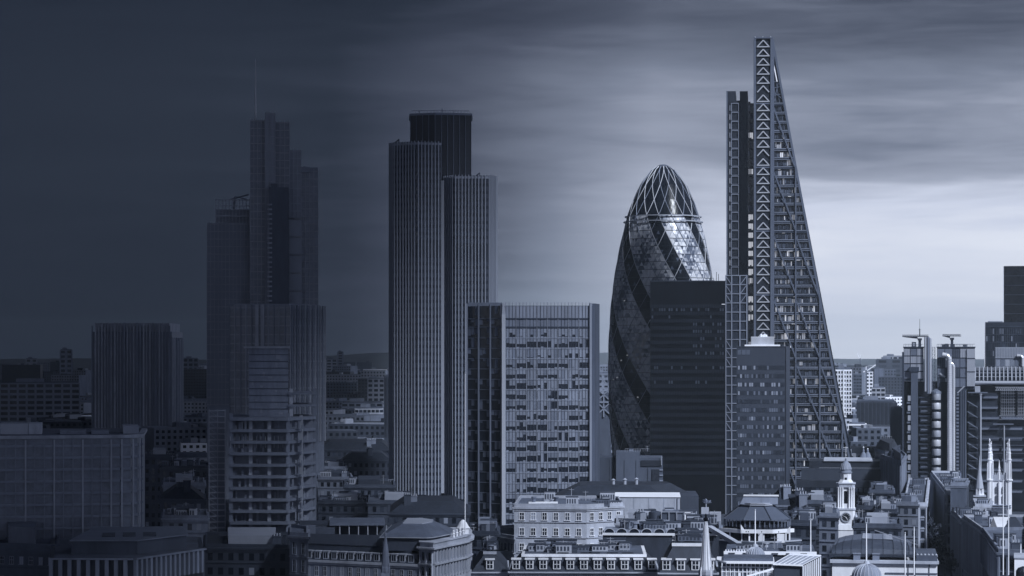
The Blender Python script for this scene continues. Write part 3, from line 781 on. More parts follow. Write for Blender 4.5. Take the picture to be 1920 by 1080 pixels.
    T.part('black_shaft', MB().box(x(1387) + .02, x(1402), -1, 30, 0, z(171)), BLACK)
    T.part('glazed_strip', MB().box(x(1402) + .02, x(1412.9), 1, 30, 0, z(193)), G_DARK)
    T.part('strip_head', MB().box(x(1403), x(1407), 1, 6, z(193), z(190)), DARK)
    for k in range(43):
        p0 = 193 + k * 17.07
        if p0 > 940: break
        b = MB(); b.box(x(1370.5), x(1385.5), -.5, -.01, z(p0 + 1), z(p0 + 1) + .35); b.box(x(1370.5), x(1372), -.5, -.01, z(p0 + 15), z(p0 + 1) - .01); b.box(x(1384.2), x(1385.5), -.5, -.01, z(p0 + 15), z(p0 + 1) - .01); b.box(x(1370.5), x(1385.5), -.5, -.01, z(p0 + 15.6), z(p0 + 15) - .01)
        T.part('lift_frame', b, mat('lift_frame', .27, .45, .3))
        T.part('edge_light', MB().box(x(1368), x(1369), -.4, -.01, z(p0 + 14), z(p0 + 4)), LIT if k % 3 else PANEL)
        b = MB(); b.box(x(1402.5), x(1412.5), .6, .99, z(p0) - .5, z(p0), 0); T.part('strip_floor', b, DARK)
        litr = (k >= 12 and k <= 19) or k in (3, 7, 21, 22, 23, 26, 30) 
        for q in range(3):
            m = (LITB if (12 <= k <= 18 or r.random() < .5) else LIT) if litr else r.choice([G_MID, MATS['wedge_blind'], G_DARK])
            T.part('strip_window', MB().box(x(1403.5 + q * 2.9), x(1403.5 + q * 2.9 + 2.5), .7, .99, z(p0 + 15.5 - r.choice([0, 2])), z(p0 + 4)), m)
    # lower frame in front of the core
    z0 = z(516); b = MB()
    T.part('lower_frame_back', MB().box(x(1360.5), x(1401), -4, -1.1, 0, z(517)), mat('lower_back', .035, .4))
    for a in (1361, 1372, 1387.5, 1400.5): T.part('frame_post', MB().box(x(a) - .28, x(a) + .28, -4.6, -4.01, 0, z0), MATS['lift_frame'])
    for k in range(25):
        py = 517 + k * 17.07
        T.part('frame_rail', MB().box(x(1361), x(1400.5), -4.5, -4.01, z(py) - .2, z(py) + .2), MATS['lift_frame'])
        if k % 7 < 3 and k < 21:
            for (a, c) in (((1361, 1371), (1400, 1389)) if k < 3 else ((1361, 1371),)): T.part('frame_brace', MB().bar((x(a), -4.3, z(py + 1)), (x(c), -4.3, z(py + 16)), .3), MATS['lift_frame'])
wedge_tower()
# ================================================================== banded tower in front of the wedge
def banded_tower():
    T = Th('banded_tower', 'plain grey banded office tower with a white roof box, before the wedge tower', 'skyscraper', 1430, 950); x, z = T.x, T.z
    P = ccw([(x(1381), 0), (x(1472), 0), (x(1480, 12), 12), (x(1478, 34), 34), (x(1383, 34), 34)])
    wl = mat('banded_cladding', .052, .6, var=.1); T.part('facade', MB().prism(P, 0, z(651)), wl)
    T.part('parapet', MB().prism(offset(P, .15), z(651), z(649)), DARKM)
    T.part('right_side_wall', MB().prism(ccw([(x(1473.5), 0 + .3), (x(1480, 12) + .2, 12), (x(1480, 12) + .2, 20), (x(1475), 19)]), 0, z(650)), DARKM)  # wall slab along the right side, in dark grey panel
    T.part('roof_slab', MB().prism(ccw([(x(1396), 6), (x(1463), 6), (x(1462, 26), 26), (x(1400, 26), 26)]), z(649), z(646)), WHITE)
    T.part('roof_box', MB().box(x(1408), x(1452), 8, 22, z(646), z(631)), mat('roof_box', .6, .7)); b = MB()
    for k in range(20): b.box(x(1409 + k * 2.2), x(1409.6 + k * 2.2), 7.9, 7.99, z(645), z(632))
    T.part('louvres', b, CONC)
    for i in range(4): T.part('chimney', MB().rev([(.45, z(631)), (.45, z(626 + i % 2))], 8, x(1427 + i * 3.2), 12), WHITE)
    r = random.Random(31)
    for fl in range(19):
        py = 669 + fl * 15.9
        if py > 960: break
        if fl == 0:
            for k in range(3): T.part('top_panel', MB().box(x(1383 + k * 8), x(1390 + k * 8), -.1, -.01, z(665), z(656)), mat('top_panel', .12, .5))
            continue
        b = MB(); b.box(x(1381.5), x(1471.5), -.05, -.01, z(py + 8.5), z(py + .5)); T.part('window_strip', b, DARK)
        for k in range(21):
            if r.random() < (.55 if fl > 1 else .2):
                c = 1383.5 + k * 4.2; T.part('window', MB().box(x(c), x(c + 3.4), -.14, -.06, z(py + 8), z(py + 1)), r.choice([BLIND, mat('dull_blind', .13, .6), mat('dull_blind', .13, .6), MATS['dull_blind'], G_MID, MATS['dim_blind']]) if fl != 3 else BLIND)
banded_tower()
# ================================================================== steel-and-pipes building (right)
def pipes_building():
    T = Th('pipes_building', 'steel clad building with outside pipes, ducts, stacked pods and roof cranes, right side', 'office building', 1790, 1130); x, z = T.x, T.z
    cl = mat('steel_cladding', .42, .4, .3, var=.12); cl2 = mat('steel_cladding_dull', .20, .45, .3, var=.15)
    def tower(a, c, top, bot, k):
        T.part('plant_room_core', MB().box(x(a), x(c), 0, 16, z(bot), z(top)), DARKM)
        n = max(2, int((c - a) / 12)); w = (c - a) / n
        for i in range(n):
            for j in range(4):
                p0 = top + 2 + j * (bot - top - 4) / 4; p1 = p0 + (bot - top - 4) / 4 - 2
                m = r.choice(k); b = MB(); b.box(x(a + i * w + .6), x(a + (i + 1) * w - .4), -.3, -.01, z(p1), z(p0), 0)
                for q in range(4): b.box(x(a + i * w + 1 + q * w / 4), x(a + i * w + 1.4 + q * w / 4), -.38, -.31, z(p1), z(p0), 1)
                T.part('cladding_panel', b, [m, STEELM])
        T.part('roof_edge', MB().box(x(a - 1), x(c + 1), -.6, 16.5, z(top), z(top - 2)), STEELD)
        b = MB()
        for i in range(int((c - a) / 3)): xx = x(a + i * 3); b.tube((xx, 0, z(top - 2)), (xx, 0, z(top - 2) + 1.2), .07, 4)
        b.tube((x(a), 0, z(top - 2) + 1.2), (x(c), 0, z(top - 2) + 1.2), .08, 4); T.part('railing', b, STEELM)
    r = random.Random(12)
    tower(1694, 1731, 652, 714, [cl, cl, cl2]); tower(1757, 1828, 652, 730, [cl2, DARKM, cl, cl2])
    T.part('end_cladding', MB().box(x(1813), x(1828), -1.0, -.4, z(724), z(654)), cl)
    for p in (672, 697): T.part('cladding_joint', MB().box(x(1812.5), x(1828.5), -1.15, -1.01, z(p) - .2, z(p) + .2), STEELD)
    T.part('body', MB().box(x(1692), x(1812), 2, 30, 0, z(716)), mat('dark_body', .022, .5)); T.part('service_shaft', MB().box(x(1708), x(1721), -2, 1.99, 0, z(690)), mat('service_shaft', .10, .5, var=.2))
    T.part('shaft_head', MB().box(x(1705), x(1723), -2.4, 2, z(697), z(688)), STEELD)
    T.part('side_column', MB().box(x(1691), x(1695), -1, 2, 0, z(660)), STEELD)
    T.part('shaft_flank', MB().box(x(1696), x(1706), -.5, 1.98, 0, z(716)), BLACK)
    for k in range(10):   # small pods left
        b = MB(); b.box(x(1702), x(1707.5), -1.8, -.51, z(752 + k * 18.5), z(742 + k * 18.5), 0); b.box(x(1700), x(1708), -1.5, -.51, z(757 + k * 18.5), z(754 + k * 18.5), 1); T.part('washroom_pod', b, [cl, STEELM])
    for k in range(10):   # glazed lift lobby floors
        p = 744 + k * 17.5; b = MB(); b.box(x(1722), x(1746), -.6, 1.98, z(p + 3), z(p), 0); b.box(x(1725), x(1743), .2, 1.97, z(p + 14), z(p + 4), 1)
        b.box(x(1727), x(1739), -.7, -.61, z(p + 10), z(p + 8.3), 2); T.part('lobby_floor', b, [STEELD, G_MID, cl2])
    for k in range(9):    # round stair pods
        p = 738 + k * 17.3; b = MB(); cx_ = x(1755.5)
        b.rev([(.1, z(p + 12)), (2.1, z(p + 12)), (2.15, z(p + 11.5)), (2.15, z(p + .6)), (2.1, z(p)), (.1, z(p))], 18, cx_, -1.5, 0)
        b.rev([(1.2, z(p + 17.2)), (1.2, z(p + 12))], 12, cx_, -1.2, 1); b.box(cx_ - 2.3, cx_ + 2.3, -2.2, 1, z(p + 15), z(p + 14.2), 1); T.part('stair_pod', b, [SHINY if k % 2 else cl, STEELD], smooth=True)
    T.part('stair_shaft', MB().box(x(1747), x(1763), 1.2, 3, 0, z(730)), DARK)
    T.part('pod_roof', MB().rev([(2.6, z(738)), (2.4, z(734)), (1.2, z(731)), (.2, z(729))], 16, x(1755), -1.2), STEELM)
    for (a, tp, bt, rr) in ((1735, 632, 734, .55), (1740, 632, 738, .75), (1744, 634, 738, .7)):
        T.part('flue_pipe', MB().rev([(rr, z(bt)), (rr, z(tp)), (rr * .7, z(tp)), (rr * .7, z(tp) - .5)], 12, x(a), -1.6), cl if a != 1740 else cl2, smooth=True)
    def duct(px, top, bot, rad_, bend):
        b = MB(); n = int((bot - top) / 4.2)
        for i in range(n): b.tube((x(px), -2.6, z(top + i * 4.2 + 4)), (x(px), -2.6, z(top + i * 4.2)), rad_, 14); b.tube((x(px), -2.6, z(top + i * 4.2 + .3)), (x(px), -2.6, z(top + i * 4.2 - .3)), rad_ * 1.12, 14)
        P_ = [(0, 0), (-.4, 1.2), (-1.4, 2.0), (-bend, 2.3)]
        for (a, c), (d, e) in zip(P_, P_[1:]): b.tube((x(px) + a, -2.6, z(top) + c), (x(px) + d, -2.6, z(top) + e), rad_, 14)
        T.part('air_duct', b, SHINY, smooth=True)
    duct(1780.5, 674, 884, 1.15, 3.4); duct(1788, 688, 890, .75, 1.4)
    T.part('duct_backing', MB().box(x(1764), x(1776), -1, 1.9, 0, z(716)), BLACK)
    b = MB()
    for k in range(24): b.box(x(1793), x(1798), -1.4, -1.01, z(738 + k * 6.6 + 3.6), z(738 + k * 6.6))
    T.part('ladder_cladding', b, cl2); T.part('ladder_backing', MB().box(x(1792), x(1812), -1, 1.95, 0, z(730)), STEELD)
    for i in range(6): T.part('service_riser', MB().tube((x(1800 + i * 2), -1.3, 0), (x(1800 + i * 2), -1.3, z(732)), .2, 6), STEELM if i % 2 else STEELD)
    b = MB(); b.bar((x(1808), -1.8, z(724)), (x(1795), -1.8, z(737)), .6); b.bar((x(1762), -.6, z(700)), (x(1772), -.6, z(707)), .8); T.part('bracket', b, cl)
    b = MB()
    for i in range(8): b.box(x(1696), x(1730), -1.4, -1.2, z(716 + i * .1), z(716 + i * .1))
    # lattice between the towers
    b = MB()
    for a in (1748, 1753): b.tube((x(a), 1, z(735)), (x(a), 1, z(650)), .15, 5)
    for i in range(12): b.bar((x(1748), 1, z(735 - i * 7)), (x(1753), 1, z(728 - i * 7)), .14); b.bar((x(1748), 1, z(728 - i * 7)), (x(1753), 1, z(728 - i * 7)), .14)
    T.part('lattice_mast', b, STEELM)
    # cranes
    def crane(px, top, left, right, mast):
        b = MB(); b.box(x(px - 2.5), x(px + 2.5), 4, 8, z(650), z(top + 4)); b.box(x(px - 4), x(px + 4), 3.5, 8.5, z(top + 8), z(top + 4))
        b.box(x(left), x(right), 5, 7, z(top + 1.6), z(top)); b.xz([(x(left), z(top)), (x(px - 4), z(top)), (x(px - 4), z(top + 5)), (x(left + 4), z(top + 2))], 5.3, 6.7)
        for i in range(int((right - left) / 3)): b.bar((x(left + i * 3), 6, z(top)), (x(left + i * 3 + 1.5), 6, z(top - 2.2)), .16); b.bar((x(left + i * 3 + 1.5), 6, z(top - 2.2)), (x(left + i * 3 + 3), 6, z(top)), .16)
        b.bar((x(left), 6, z(top - 2.2)), (x(right), 6, z(top - 2.2)), .2)
        if mast: b.tube((x(px), 6, z(top)), (x(px), 6, z(top - 14)), .25, 6); b.tube((x(px), 6, z(top - 14)), (x(px), 6, z(top - 32)), .1, 5); b.tube((x(px - 2), 6, z(top - 12)), (x(px + 2), 6, z(top - 12)), .1, 4)
        T.part('roof_crane', b, STEELD)
    crane(1724, 630, 1691, 1741, True); crane(1785, 629, 1767, 1802, False)
    b = MB(); b.box(x(1709), x(1717), 4, 6, z(650), z(641), 0); b.box(x(1711), x(1715), 3.9, 3.99, z(649), z(643), 1); T.part('cradle_frame', b, [STEELD, STEEL])
    plant(T, [(x(1758), 2), (x(1826), 2), (x(1826), 14), (x(1758), 14)], z(650), 8, [STEELM, STEELD], 5, 1.6)
    # barrel vault over the atrium
    yv = 6
    def arc(px, r0, n=10): return [(px, yv + 9 - 9 * math.cos(t), z(714) + (z(689) - z(714)) * math.sin(t)) for t in [math.pi * .5 * i / n for i in range(n + 1)]]
    b = MB(); A = arc(x(1828), 0); B_ = arc(x(1965), 0)
    b.add(A + B_, [(i, i + 1, len(A) + i + 1, len(A) + i) for i in range(len(A) - 1)]); b.box(x(1828), x(1965), yv + 9, yv + 25, z(714), z(689.5)); T.part('vault_glazing', b, G_DARK)
    for k in range(19):
        p = arc(x(1829 + k * 7.6), 0); b = MB()
        for a, c in zip(p, p[1:]): b.bar((a[0], a[1] - .35, a[2] + .1), (c[0], c[1] - .35, c[2] + .1), .55)
        T.part('vault_hoop', b, cl)
    for f in (2, 4, 6, 8):
        a = A[f]; T.part('vault_purlin', MB().box(x(1828), x(1965), a[1] - .45, a[1] - .2, a[2] - .12, a[2] + .12), STEEL)
    T.part('gutter_pipe', MB().tube((x(1828), 4.8, z(718)), (x(1965), 4.8, z(718)), .9, 12), cl, smooth=True)
    b = MB()
    for i in range(22): b.bar((x(1868 + i * 4), 4, z(731)), (x(1870 + i * 4), 4, z(726)), .2); b.bar((x(1870 + i * 4), 4, z(726)), (x(1872 + i * 4), 4, z(731)), .2)
    b.box(x(1866), x(1960), 3.8, 4.2, z(726.5), z(725.5)); b.box(x(1866), x(1960), 3.8, 4.2, z(732), z(731)); T.part('walkway_truss', b, cl)
    T.part('gallery_body', MB().box(x(1813), x(1965), 12, 35, 0, z(722)), mat('gallery_glass', .02, .3))
    T.part('lower_gallery', MB().box(x(1816), x(1870), 4, 11.9, 0, z(737)), DARK)
    for k in range(10):
        p = 741 + k * 19.6
        b = MB(); b.box(x(1820), x(1871) if k < 2 else x(1960), 3.3, 3.99, z(p + 1.5), z(p), 0)
        for i in range(13 if k < 2 else 32): b.bar((x(1840 + i * 2.4), 3.1, z(p + 6)), (x(1841.6 + i * 2.4), 3.1, z(p + 2)), .55, .3, 1) if not (1873 < 1840 + i * 2.4 < 1877) else None
        T.part('gallery_floor', b, [STEELD, cl2])
        if k < 8: T.part('raking_brace', MB().bar((x(1814), 2.4, z(752 + k * 19.6)), (x(1834), 2.4, z(764 + k * 19.6)), .45), cl2)
    for (a, tp, w) in ((1838.5, 741, 3.4), (1882.5, 797, 2.6)): T.part('round_column', MB().rev([(w * .5 * .2568 * 1.1, 0), (w * .5 * .2568 * 1.1, z(tp)), (w * .9 * .2568, z(tp - 1)), (w * .9 * .2568, z(tp - 3))], 12, x(a), 1.6), cl, smooth=True)
    for (a, c, p) in ((1815, 1852, 737), (1862, 1900, 796)): T.part('column_head_beam', MB().box(x(a), x(c), .8, 2.9, z(p), z(p - 2)), cl2)
    b = MB()
    for (a, c) in ((1877, 1904), (1909, 1958)):
        for i in range(int((c - a) / 3.4) + 1): b.box(x(a + i * 3.4), x(a + i * 3.4 + .9), 10, 10.4, z(779), z(727))
        for i in range(9): b.box(x(a), x(c), 9.8, 9.99, z(732 + i * 5.6) - .18, z(732 + i * 5.6))
        for i in range(int((c - a) / 6)): b.bar((x(a + i * 6), 9.6, z(781)), (x(a + i * 6 + 3), 9.6, z(786)), .3); b.bar((x(a + i * 6 + 3), 9.6, z(786)), (x(a + i * 6 + 6), 9.6, z(781)), .3)
        b.box(x(a - 3), x(c), 9.5, 9.9, z(780.6), z(779.6)); b.box(x(a - 3), x(c), 9.5, 9.9, z(787), z(786))
    T.part('atrium_window_lattice', b, cl)
    for k in range(6):
        p = 800 + k * 15; T.part('handrail', MB().box(x(1816), x(1960), 1.9, 2.2, z(p + 4) - .15, z(p + 4)), cl2)
    T.part('roof_cabin', MB().box(x(1828), x(1838), 3, 9, z(737), z(724)), cl)
pipes_building()
def right_black():
    T = Th('stepped_black_building', 'dark stepped glass building behind the barrel vault at the right edge', 'skyscraper', 1900, 1260); x, z = T.x, T.z
    for (a, y0, tp, k) in ((1882, 6, 498, 'upper_block'), (1847, 0, 604, 'lower_block')):
        T.part(k, MB().box(x(a), x(1990), y0, 40 + y0, 0, z(tp)), G_BLACK if k[0] == 'u' else DARK); T.part('edge_strip', MB().box(x(a - 1.4), x(a), y0 - .2, y0 + 1, z(800), z(tp)), S_WHITE)
        zz = z(tp + (18 if k[0] == 'u' else 8)); q = 0
        while zz > z(690):
            T.part('floor_line', MB().box(x(a), x(1990), y0 - .25, y0 - .01, zz - .3, zz), STEELD if k[0] == 'u' else mat('floor_line', .07, .5)); zz -= 5.1 if k[0] == 'u' else 4.2
    b = MB()
    for i in range(30): b.box(x(1848 + i * 4), x(1848.6 + i * 4), -.4, -.26, z(690), z(612))
    T.part('mullions', b, STEELD); r = random.Random(6)
    for fl in range(5):
        for i in range(16):
            if r.random() < .5 or (fl == 0 and i > 12): T.part('window', MB().box(x(1849 + i * 4.2), x(1852 + i * 4.2), -.12, -.01, z(626 + fl * 14), z(616 + fl * 14)), r.choice([BLIND, MATS['dim_blind'], G_MID]))
    T.part('rooftop_slab', MB().box(x(1852), x(1880), .3, 5, z(604), z(602)), BLIND)
    T2 = Th('clad_plant_house', 'pale panelled plant house with a bent pipe, over the barrel vault', 'building', 1900, 1200); x, z = T2.x, T2.z
    T2.part('wall', MB().box(x(1866), x(1990), 0, 14, 0, z(651)), PANEL); T2.part('floor_joint', MB().box(x(1865.5), x(1990), -.2, -.01, z(673), z(671.5)), STEELD)
    for k in range(9):
        T2.part('cladding_panel', MB().box(x(1867 + k * 9), x(1875 + k * 9), -.15, -.01, z(687), z(674)), [CONC, STEELM, PANEL][k % 3])
    b = MB()
    for k in range(30): b.box(x(1867 + k * 3), x(1867.4 + k * 3), -.15, -.01, z(670), z(652))
    T2.part('seams', b, STEELM); b = MB(); b.tube((x(1907), -1, z(667)), (x(1914), -1, z(667)), .7, 10); b.tube((x(1914), -1, z(667)), (x(1917.5), -1, z(671)), .7, 10); b.tube((x(1917.5), -1, z(671)), (x(1917.5), -1, z(687)), .7, 10); T2.part('bent_pipe', b, SHINY, smooth=True)
    b = MB(); 
    for i in range(9): b.bar((x(1874 + i * 1.7), 3, z(651)), (x(1876 + i * 1.1), 3, z(641 + i % 3)), .2)
    b.bar((x(1868), 3, z(640)), (x(1890), 3, z(643)), .3); b.box(x(1878), x(1884), 2.5, 5, z(651), z(646)); T2.part('roof_crane', b, STEELD)
right_black()
# ================================================================== church tower with four pinnacles
def pinnacle(b, cx, cy, z0, z1, w, n=8):
    h = z1 - z0; b.rev([(w, z0), (w, z0 + h * .45), (w * 1.2, z0 + h * .46), (w * 1.2, z0 + h * .49), (w * .85, z0 + h * .50), (w * .8, z0 + h * .62), (w * 1.0, z0 + h * .63), (w * .7, z0 + h * .66), (w * .22, z0 + h * .93), (w * .45, z0 + h * .95), (w * .1, z1)], n, cx, cy)
def gothic_tower():
    T = Th('gothic_church_tower', 'pale gothic church tower with four tall pinnacles, lower right', 'church tower', 1874, 880); x, z = T.x, T.z
    T.part('wall', MB().box(x(1854), x(1894), 0, 8, 0, z(902)), S_WHITE)
    for (a, y) in ((1855.5, 0), (1892, 0), (1858, 8), (1889.5, 8)):
        b = MB(); b.rev([(1.0, 0), (1.0, z(902)), (1.4, z(901)), (1.4, z(899)), (1.1, z(898))], 8, x(a), y); T.part('corner_turret', b, S_WHITE)
        b = MB(); pinnacle(b, x(a), y, z(898), z(822 if y == 0 else 830), .8)
        for s in (-1, 1): b.tube((x(a) + s * .9, y - .7, z(898)), (x(a) + s * .8, y - .6, z(868)), .16, 5); 
        for q in range(6): b.box(x(a) - .5 + q % 2 * .6, x(a) - .3 + q % 2 * .6, y - .6, y - .3, z(850 - q * 4), z(850 - q * 4) + .3)
        T.part('pinnacle', b, S_WHITE)
    b = MB(); pinnacle(b, x(1873.5), .1, z(900), z(863), .45); T.part('middle_pinnacle', b, S_WHITE)
    b = MB(); b.box(x(1853), x(1895), -.3, 8.3, z(902), z(899)); b.box(x(1856), x(1892), -.15, .3, z(899), z(890))
    for i in range(9): b.box(x(1859 + i * 3.6), x(1860.8 + i * 3.6), -.15, .3, z(890), z(886))
    T.part('battlement', b, S_LIGHT)
    for a in (1867.5, 1880):
        for (p, q) in ((912, 926), (928, 944)):
            b = MB(); b.xz([(x(a - 2), z(q)), (x(a + 2), z(q)), (x(a + 2), z(p + 3)), (x(a), z(p)), (x(a - 2), z(p + 3))], -.2, -.02, 0); b.box(x(a) - .06, x(a) + .06, -.3, -.21, z(q), z(p + 1), 1); T.part('lancet_window', b, [DARK, S_LIGHT])
    for a in (1861, 1873.5, 1887): T.part('buttress', MB().box(x(a - 1.1), x(a + 1.1), -.7, -.02, z(950), z(903)), S_WHITE)
    for p in (948, 952): T.part('string_course', MB().box(x(1852), x(1896), -1.3, 9, z(p), z(p - 1.5)), S_MID)
gothic_tower()
def thin_spire():
    T = Th('slender_spire', 'small slender grey church spire on a brick tower, left of the gothic tower', 'church spire', 1836.5, 840); x, z = T.x, T.z
    T.part('tower', MB().box(x(1826), x(1848), 0, 4.4, 0, z(932)), BRICK); T.part('cornice', MB().box(x(1825), x(1849), -.3, 4.7, z(932), z(929)), S_LIGHT)
    b = MB(); b.rev([(1.5, z(917)), (.1, z(917))], 8, x(1836.5), 2); b.rev([(1.5, z(916.5)), (1.15, z(905)), (.45, z(880)), (.12, z(862)), (.05, z(855))], 8, x(1836.5), 2); T.part('spire', b, S_LIGHT)
    b = MB(); b.rev([(1.7, z(929)), (1.7, z(926)), (.9, z(926)), (.9, z(917))], 8, x(1836.5), 2)
    for i in range(8): t = i * math.pi / 4; b.tube((x(1836.5) + 1.35 * math.cos(t), 2 + 1.35 * math.sin(t), z(926)), (x(1836.5) + 1.35 * math.cos(t), 2 + 1.35 * math.sin(t), z(917)), .2, 6)
    T.part('lantern', b, S_WHITE)
thin_spire()
# ================================================================== clock tower with small dome
def clock_tower():
    T = Th('clock_tower', 'white stone clock tower with columns, a small dome and a cross shaped vane', 'clock tower', 1586, 750); x, z = T.x, T.z; cy = 3.4
    def sq(h, c=.25):
        k = h * c; return [(-h + k, cy - h), (h - k, cy - h), (h, cy - h + k), (h, cy + h - k), (h - k, cy + h), (-h + k, cy + h), (-h, cy + h - k), (-h, cy - h + k)]
    T.part('base', MB().loft(sq(3.7), z(994), sq(3.3), z(984)).prism(sq(3.5), 0, z(994)), S_WHITE)
    T.part('clock_stage', MB().prism(sq(2.95), z(984), z(957)), S_WHITE); T.part('cornice', MB().prism(sq(3.15), z(957), z(953.5)), S_LIGHT)
    for s in (-1, 1):
        for y0 in (.4, 5.6): b = MB(); b.rev([(.5, z(990)), (.55, z(984)), (.3, z(980)), (.45, z(974)), (.5, z(970)), (.2, z(966)), (.05, z(962))], 10, s * 3.25, y0); T.part('scroll_urn', b, S_LIGHT)
    b = MB(); cz = z(970)
    n = 28
    for (r0, r1, y0, y1, m) in ((0.01, 1.32, .32, .22, 0), (1.32, 1.62, .4, .1, 1)):
        vs = []; 
        for i in range(n):
            t = 2 * math.pi * i / n
            for (rr, yy) in ((r0, y0), (r0, y1), (r1, y1), (r1, y0)): vs.append((rr * math.cos(t), yy, cz + rr * math.sin(t)))
        b.add(vs, [(4 * i + a, 4 * i + (a + 1) % 4, 4 * ((i + 1) % n) + (a + 1) % 4, 4 * ((i + 1) % n) + a) for i in range(n) for a in range(4)], m)
    dial = T.part('clock_face', b, [mat('clock_dial', .015, .5), S_LIGHT])
    b = MB()
    for i in range(12): t = i * math.pi / 6; b.bar((1.02 * math.cos(t), .19, cz + 1.02 * math.sin(t)), (1.22 * math.cos(t), .19, cz + 1.22 * math.sin(t)), .09)
    o = b.build('hour_marks', WHITE, dial)
    b = MB(); b.bar((.25, .16, cz - .25 * .3), (-.75, .16, cz + .45), .1); b.bar((-.1, .16, cz + .15), (.55, .16, cz - .75), .13); b.build('clock_hands', WHITE, dial)
    T.part('column_stage', MB().prism(sq(2.25), z(953.5), z(910)), S_WHITE)
    T.part('opening', MB().box(-.55, .55, cy - 2.35, cy - 2.26, z(944), z(921)), BLACK)
    for s in (-1, 1):
        T.part('side_opening', MB().box(s * 2.26, s * 2.34, cy - .5, cy + .5, z(944), z(921)), BLACK)
        for a in (1.05, 1.75, 2.4):
            for (yy, xx) in ((cy - 2.55, a * s),) + (((cy - 1.5, 2.55 * s),) if a == 2.4 else ()):
                b = MB(); b.rev([(.36, z(953.5)), (.36, z(952)), (.26, z(951)), (.24, z(917)), (.36, z(915.5)), (.36, z(914))], 10, xx, yy); T.part('column', b, S_WHITE, smooth=True)
    T.part('entablature', MB().prism(sq(2.85), z(914), z(908)).prism(sq(3.1), z(908), z(905.5)), S_LIGHT)
    T.part('upper_stage', MB().loft(sq(2.4, .5), z(905.5), sq(1.75, .6), z(900)).prism(sq(1.7, .6), z(900), z(888)), S_WHITE)
    T.part('upper_opening', MB().box(-.35, .35, cy - 1.8, cy - 1.71, z(901), z(896)), BLACK)
    b = MB(); b.rev([(2.0, z(888)), (2.05, z(886)), (1.75, z(885)), (1.7, z(882)), (1.85, z(881)), (1.65, z(876)), (1.25, z(870)), (.7, z(866.5)), (.35, z(865)), (.3, z(861)), (.1, z(860))], 20, 0, cy); T.part('dome', b, mat('dome_lead', .24, .6, bump=.4), smooth=True)
    for i in range(14): t = i * math.pi / 7; b = MB(); b.bar((1.88 * math.cos(t), cy + 1.88 * math.sin(t), z(881)), (1.3 * math.cos(t), cy + 1.3 * math.sin(t), z(870)), .12); T.part('dome_rib', b, S_LIGHT)
    b = MB(); b.tube((0, cy, z(862)), (0, cy, z(838)), .09, 6); b.bar((-.9, cy, z(840)), (.7, cy, z(840)), .14); b.rev([(.05, z(856)), (.24, z(854.5)), (.05, z(853))], 8, 0, cy); T.part('vane', b, S_WHITE)
clock_tower()
# ================================================================== pavilion with octagonal roof
def pavilion():
    T = Th('octagonal_pavilion', 'low polygonal building with big grey sloping roof and white balcony band', 'building', 1420, 520); x, z = T.x, T.z; cy = 9
    def oc(rx, ry, dx=0): return ccw([(dx + rx * math.cos(R(22.5 + 45 * i)), cy + ry * math.sin(R(22.5 + 45 * i))) for i in range(8)])
    T.part('wall', MB().prism(oc(7.3, 6.6), 0, z(985)), DARK); RF = mat('pavilion_roof', .085, .6, var=.12)
    T.part('roof', MB().loft(oc(8.1, 7.6), z(977), oc(3.7, 3.4), z(951)), RF); E = oc(8.1, 7.6); I = oc(3.7, 3.4)
    for a, c in zip(E, I): T.part('roof_hip', MB().bar((a[0], a[1], z(977) + .1), (c[0], c[1], z(951) + .1), .18), DARKM)
    T.part('roof_deck', MB().prism(oc(4.3, 4.0), z(951), z(949)).prism(oc(4.0, 3.7), z(948), z(946.5)), S_LIGHT)
    b = MB(); b.box(-2.2, 4.6, cy - 2.2, cy + 2, z(949), z(934)); b.xz([(-3.9, z(949)), (-2.2, z(949)), (-2.2, z(934)), (-3.0, z(934))], cy - 2.2, cy + 2); T.part('roof_house', b, CONC); T.part('roof_house_lid', MB().box(-3.1, 4.8, cy - 2.4, cy + 2.1, z(934), z(933)), S_WHITE)
    for i in range(22):
        t = R(180 + i * 180 / 21); xx, yy = 7.45 * math.cos(t), cy + 6.75 * math.sin(t); T.part('mullion', MB().box(xx - .1, xx + .1, yy - .1, yy + .1, z(990), z(977)), STEELM)
    P = oc(8.9, 8.2); b = MB()
    for a, c, l in edges(T, P): b.wall(a, c, 0, l, z(1001), z(994), -.5, 0)
    T.part('balcony_band', b, S_WHITE)
    for (a, p) in ((1389, 985), (1482, 987)): T.part('balcony_corner_fin', MB().xz([(x(a), z(1001)), (x(a + (6 if a < 1400 else -6)), z(1001)), (x(a + (6 if a < 1400 else -6)), z(994)), (x(a), z(p))], 1.5, 2.2), S_WHITE)
    T.part('lower_wall', MB().prism(oc(7.8, 7.2), 0, z(1001)), G_DARK)
    for i, a in enumerate((1368, 1394, 1405, 1426, 1432, 1442, 1452, 1462, 1474, 1481)):
        w = .5 if i in (1, 3) else .16; yy = cy - 7.9 + abs(a - 1420) * .06; b = MB(); b.box(x(a) - w, x(a) + w, yy, yy + .3, z(1020), z(1001)); T.part('post', b, S_WHITE)
    T.part('white_bay', MB().box(x(1457), x(1471), 1.0, 2.2, z(1018), z(1002)), S_WHITE)
    T.part('terrace', MB().prism(oc(10.5, 9.8), 0, z(1017)), FELT); b = MB()
    for a, c, l in edges(T, oc(10.7, 10)): b.wall(a, c, 0, l, z(1017), z(1014.5), -.3, 0)
    T.part('terrace_rim', b, S_LIGHT)
    for i in range(4): T.part('round_light', MB().tube((x([1399, 1403, 1428, 1460][i]), .3, z(997.5)), (x([1399, 1403, 1428, 1460][i]), .9, z(997.5)), .13, 8), BLACK)
pavilion()
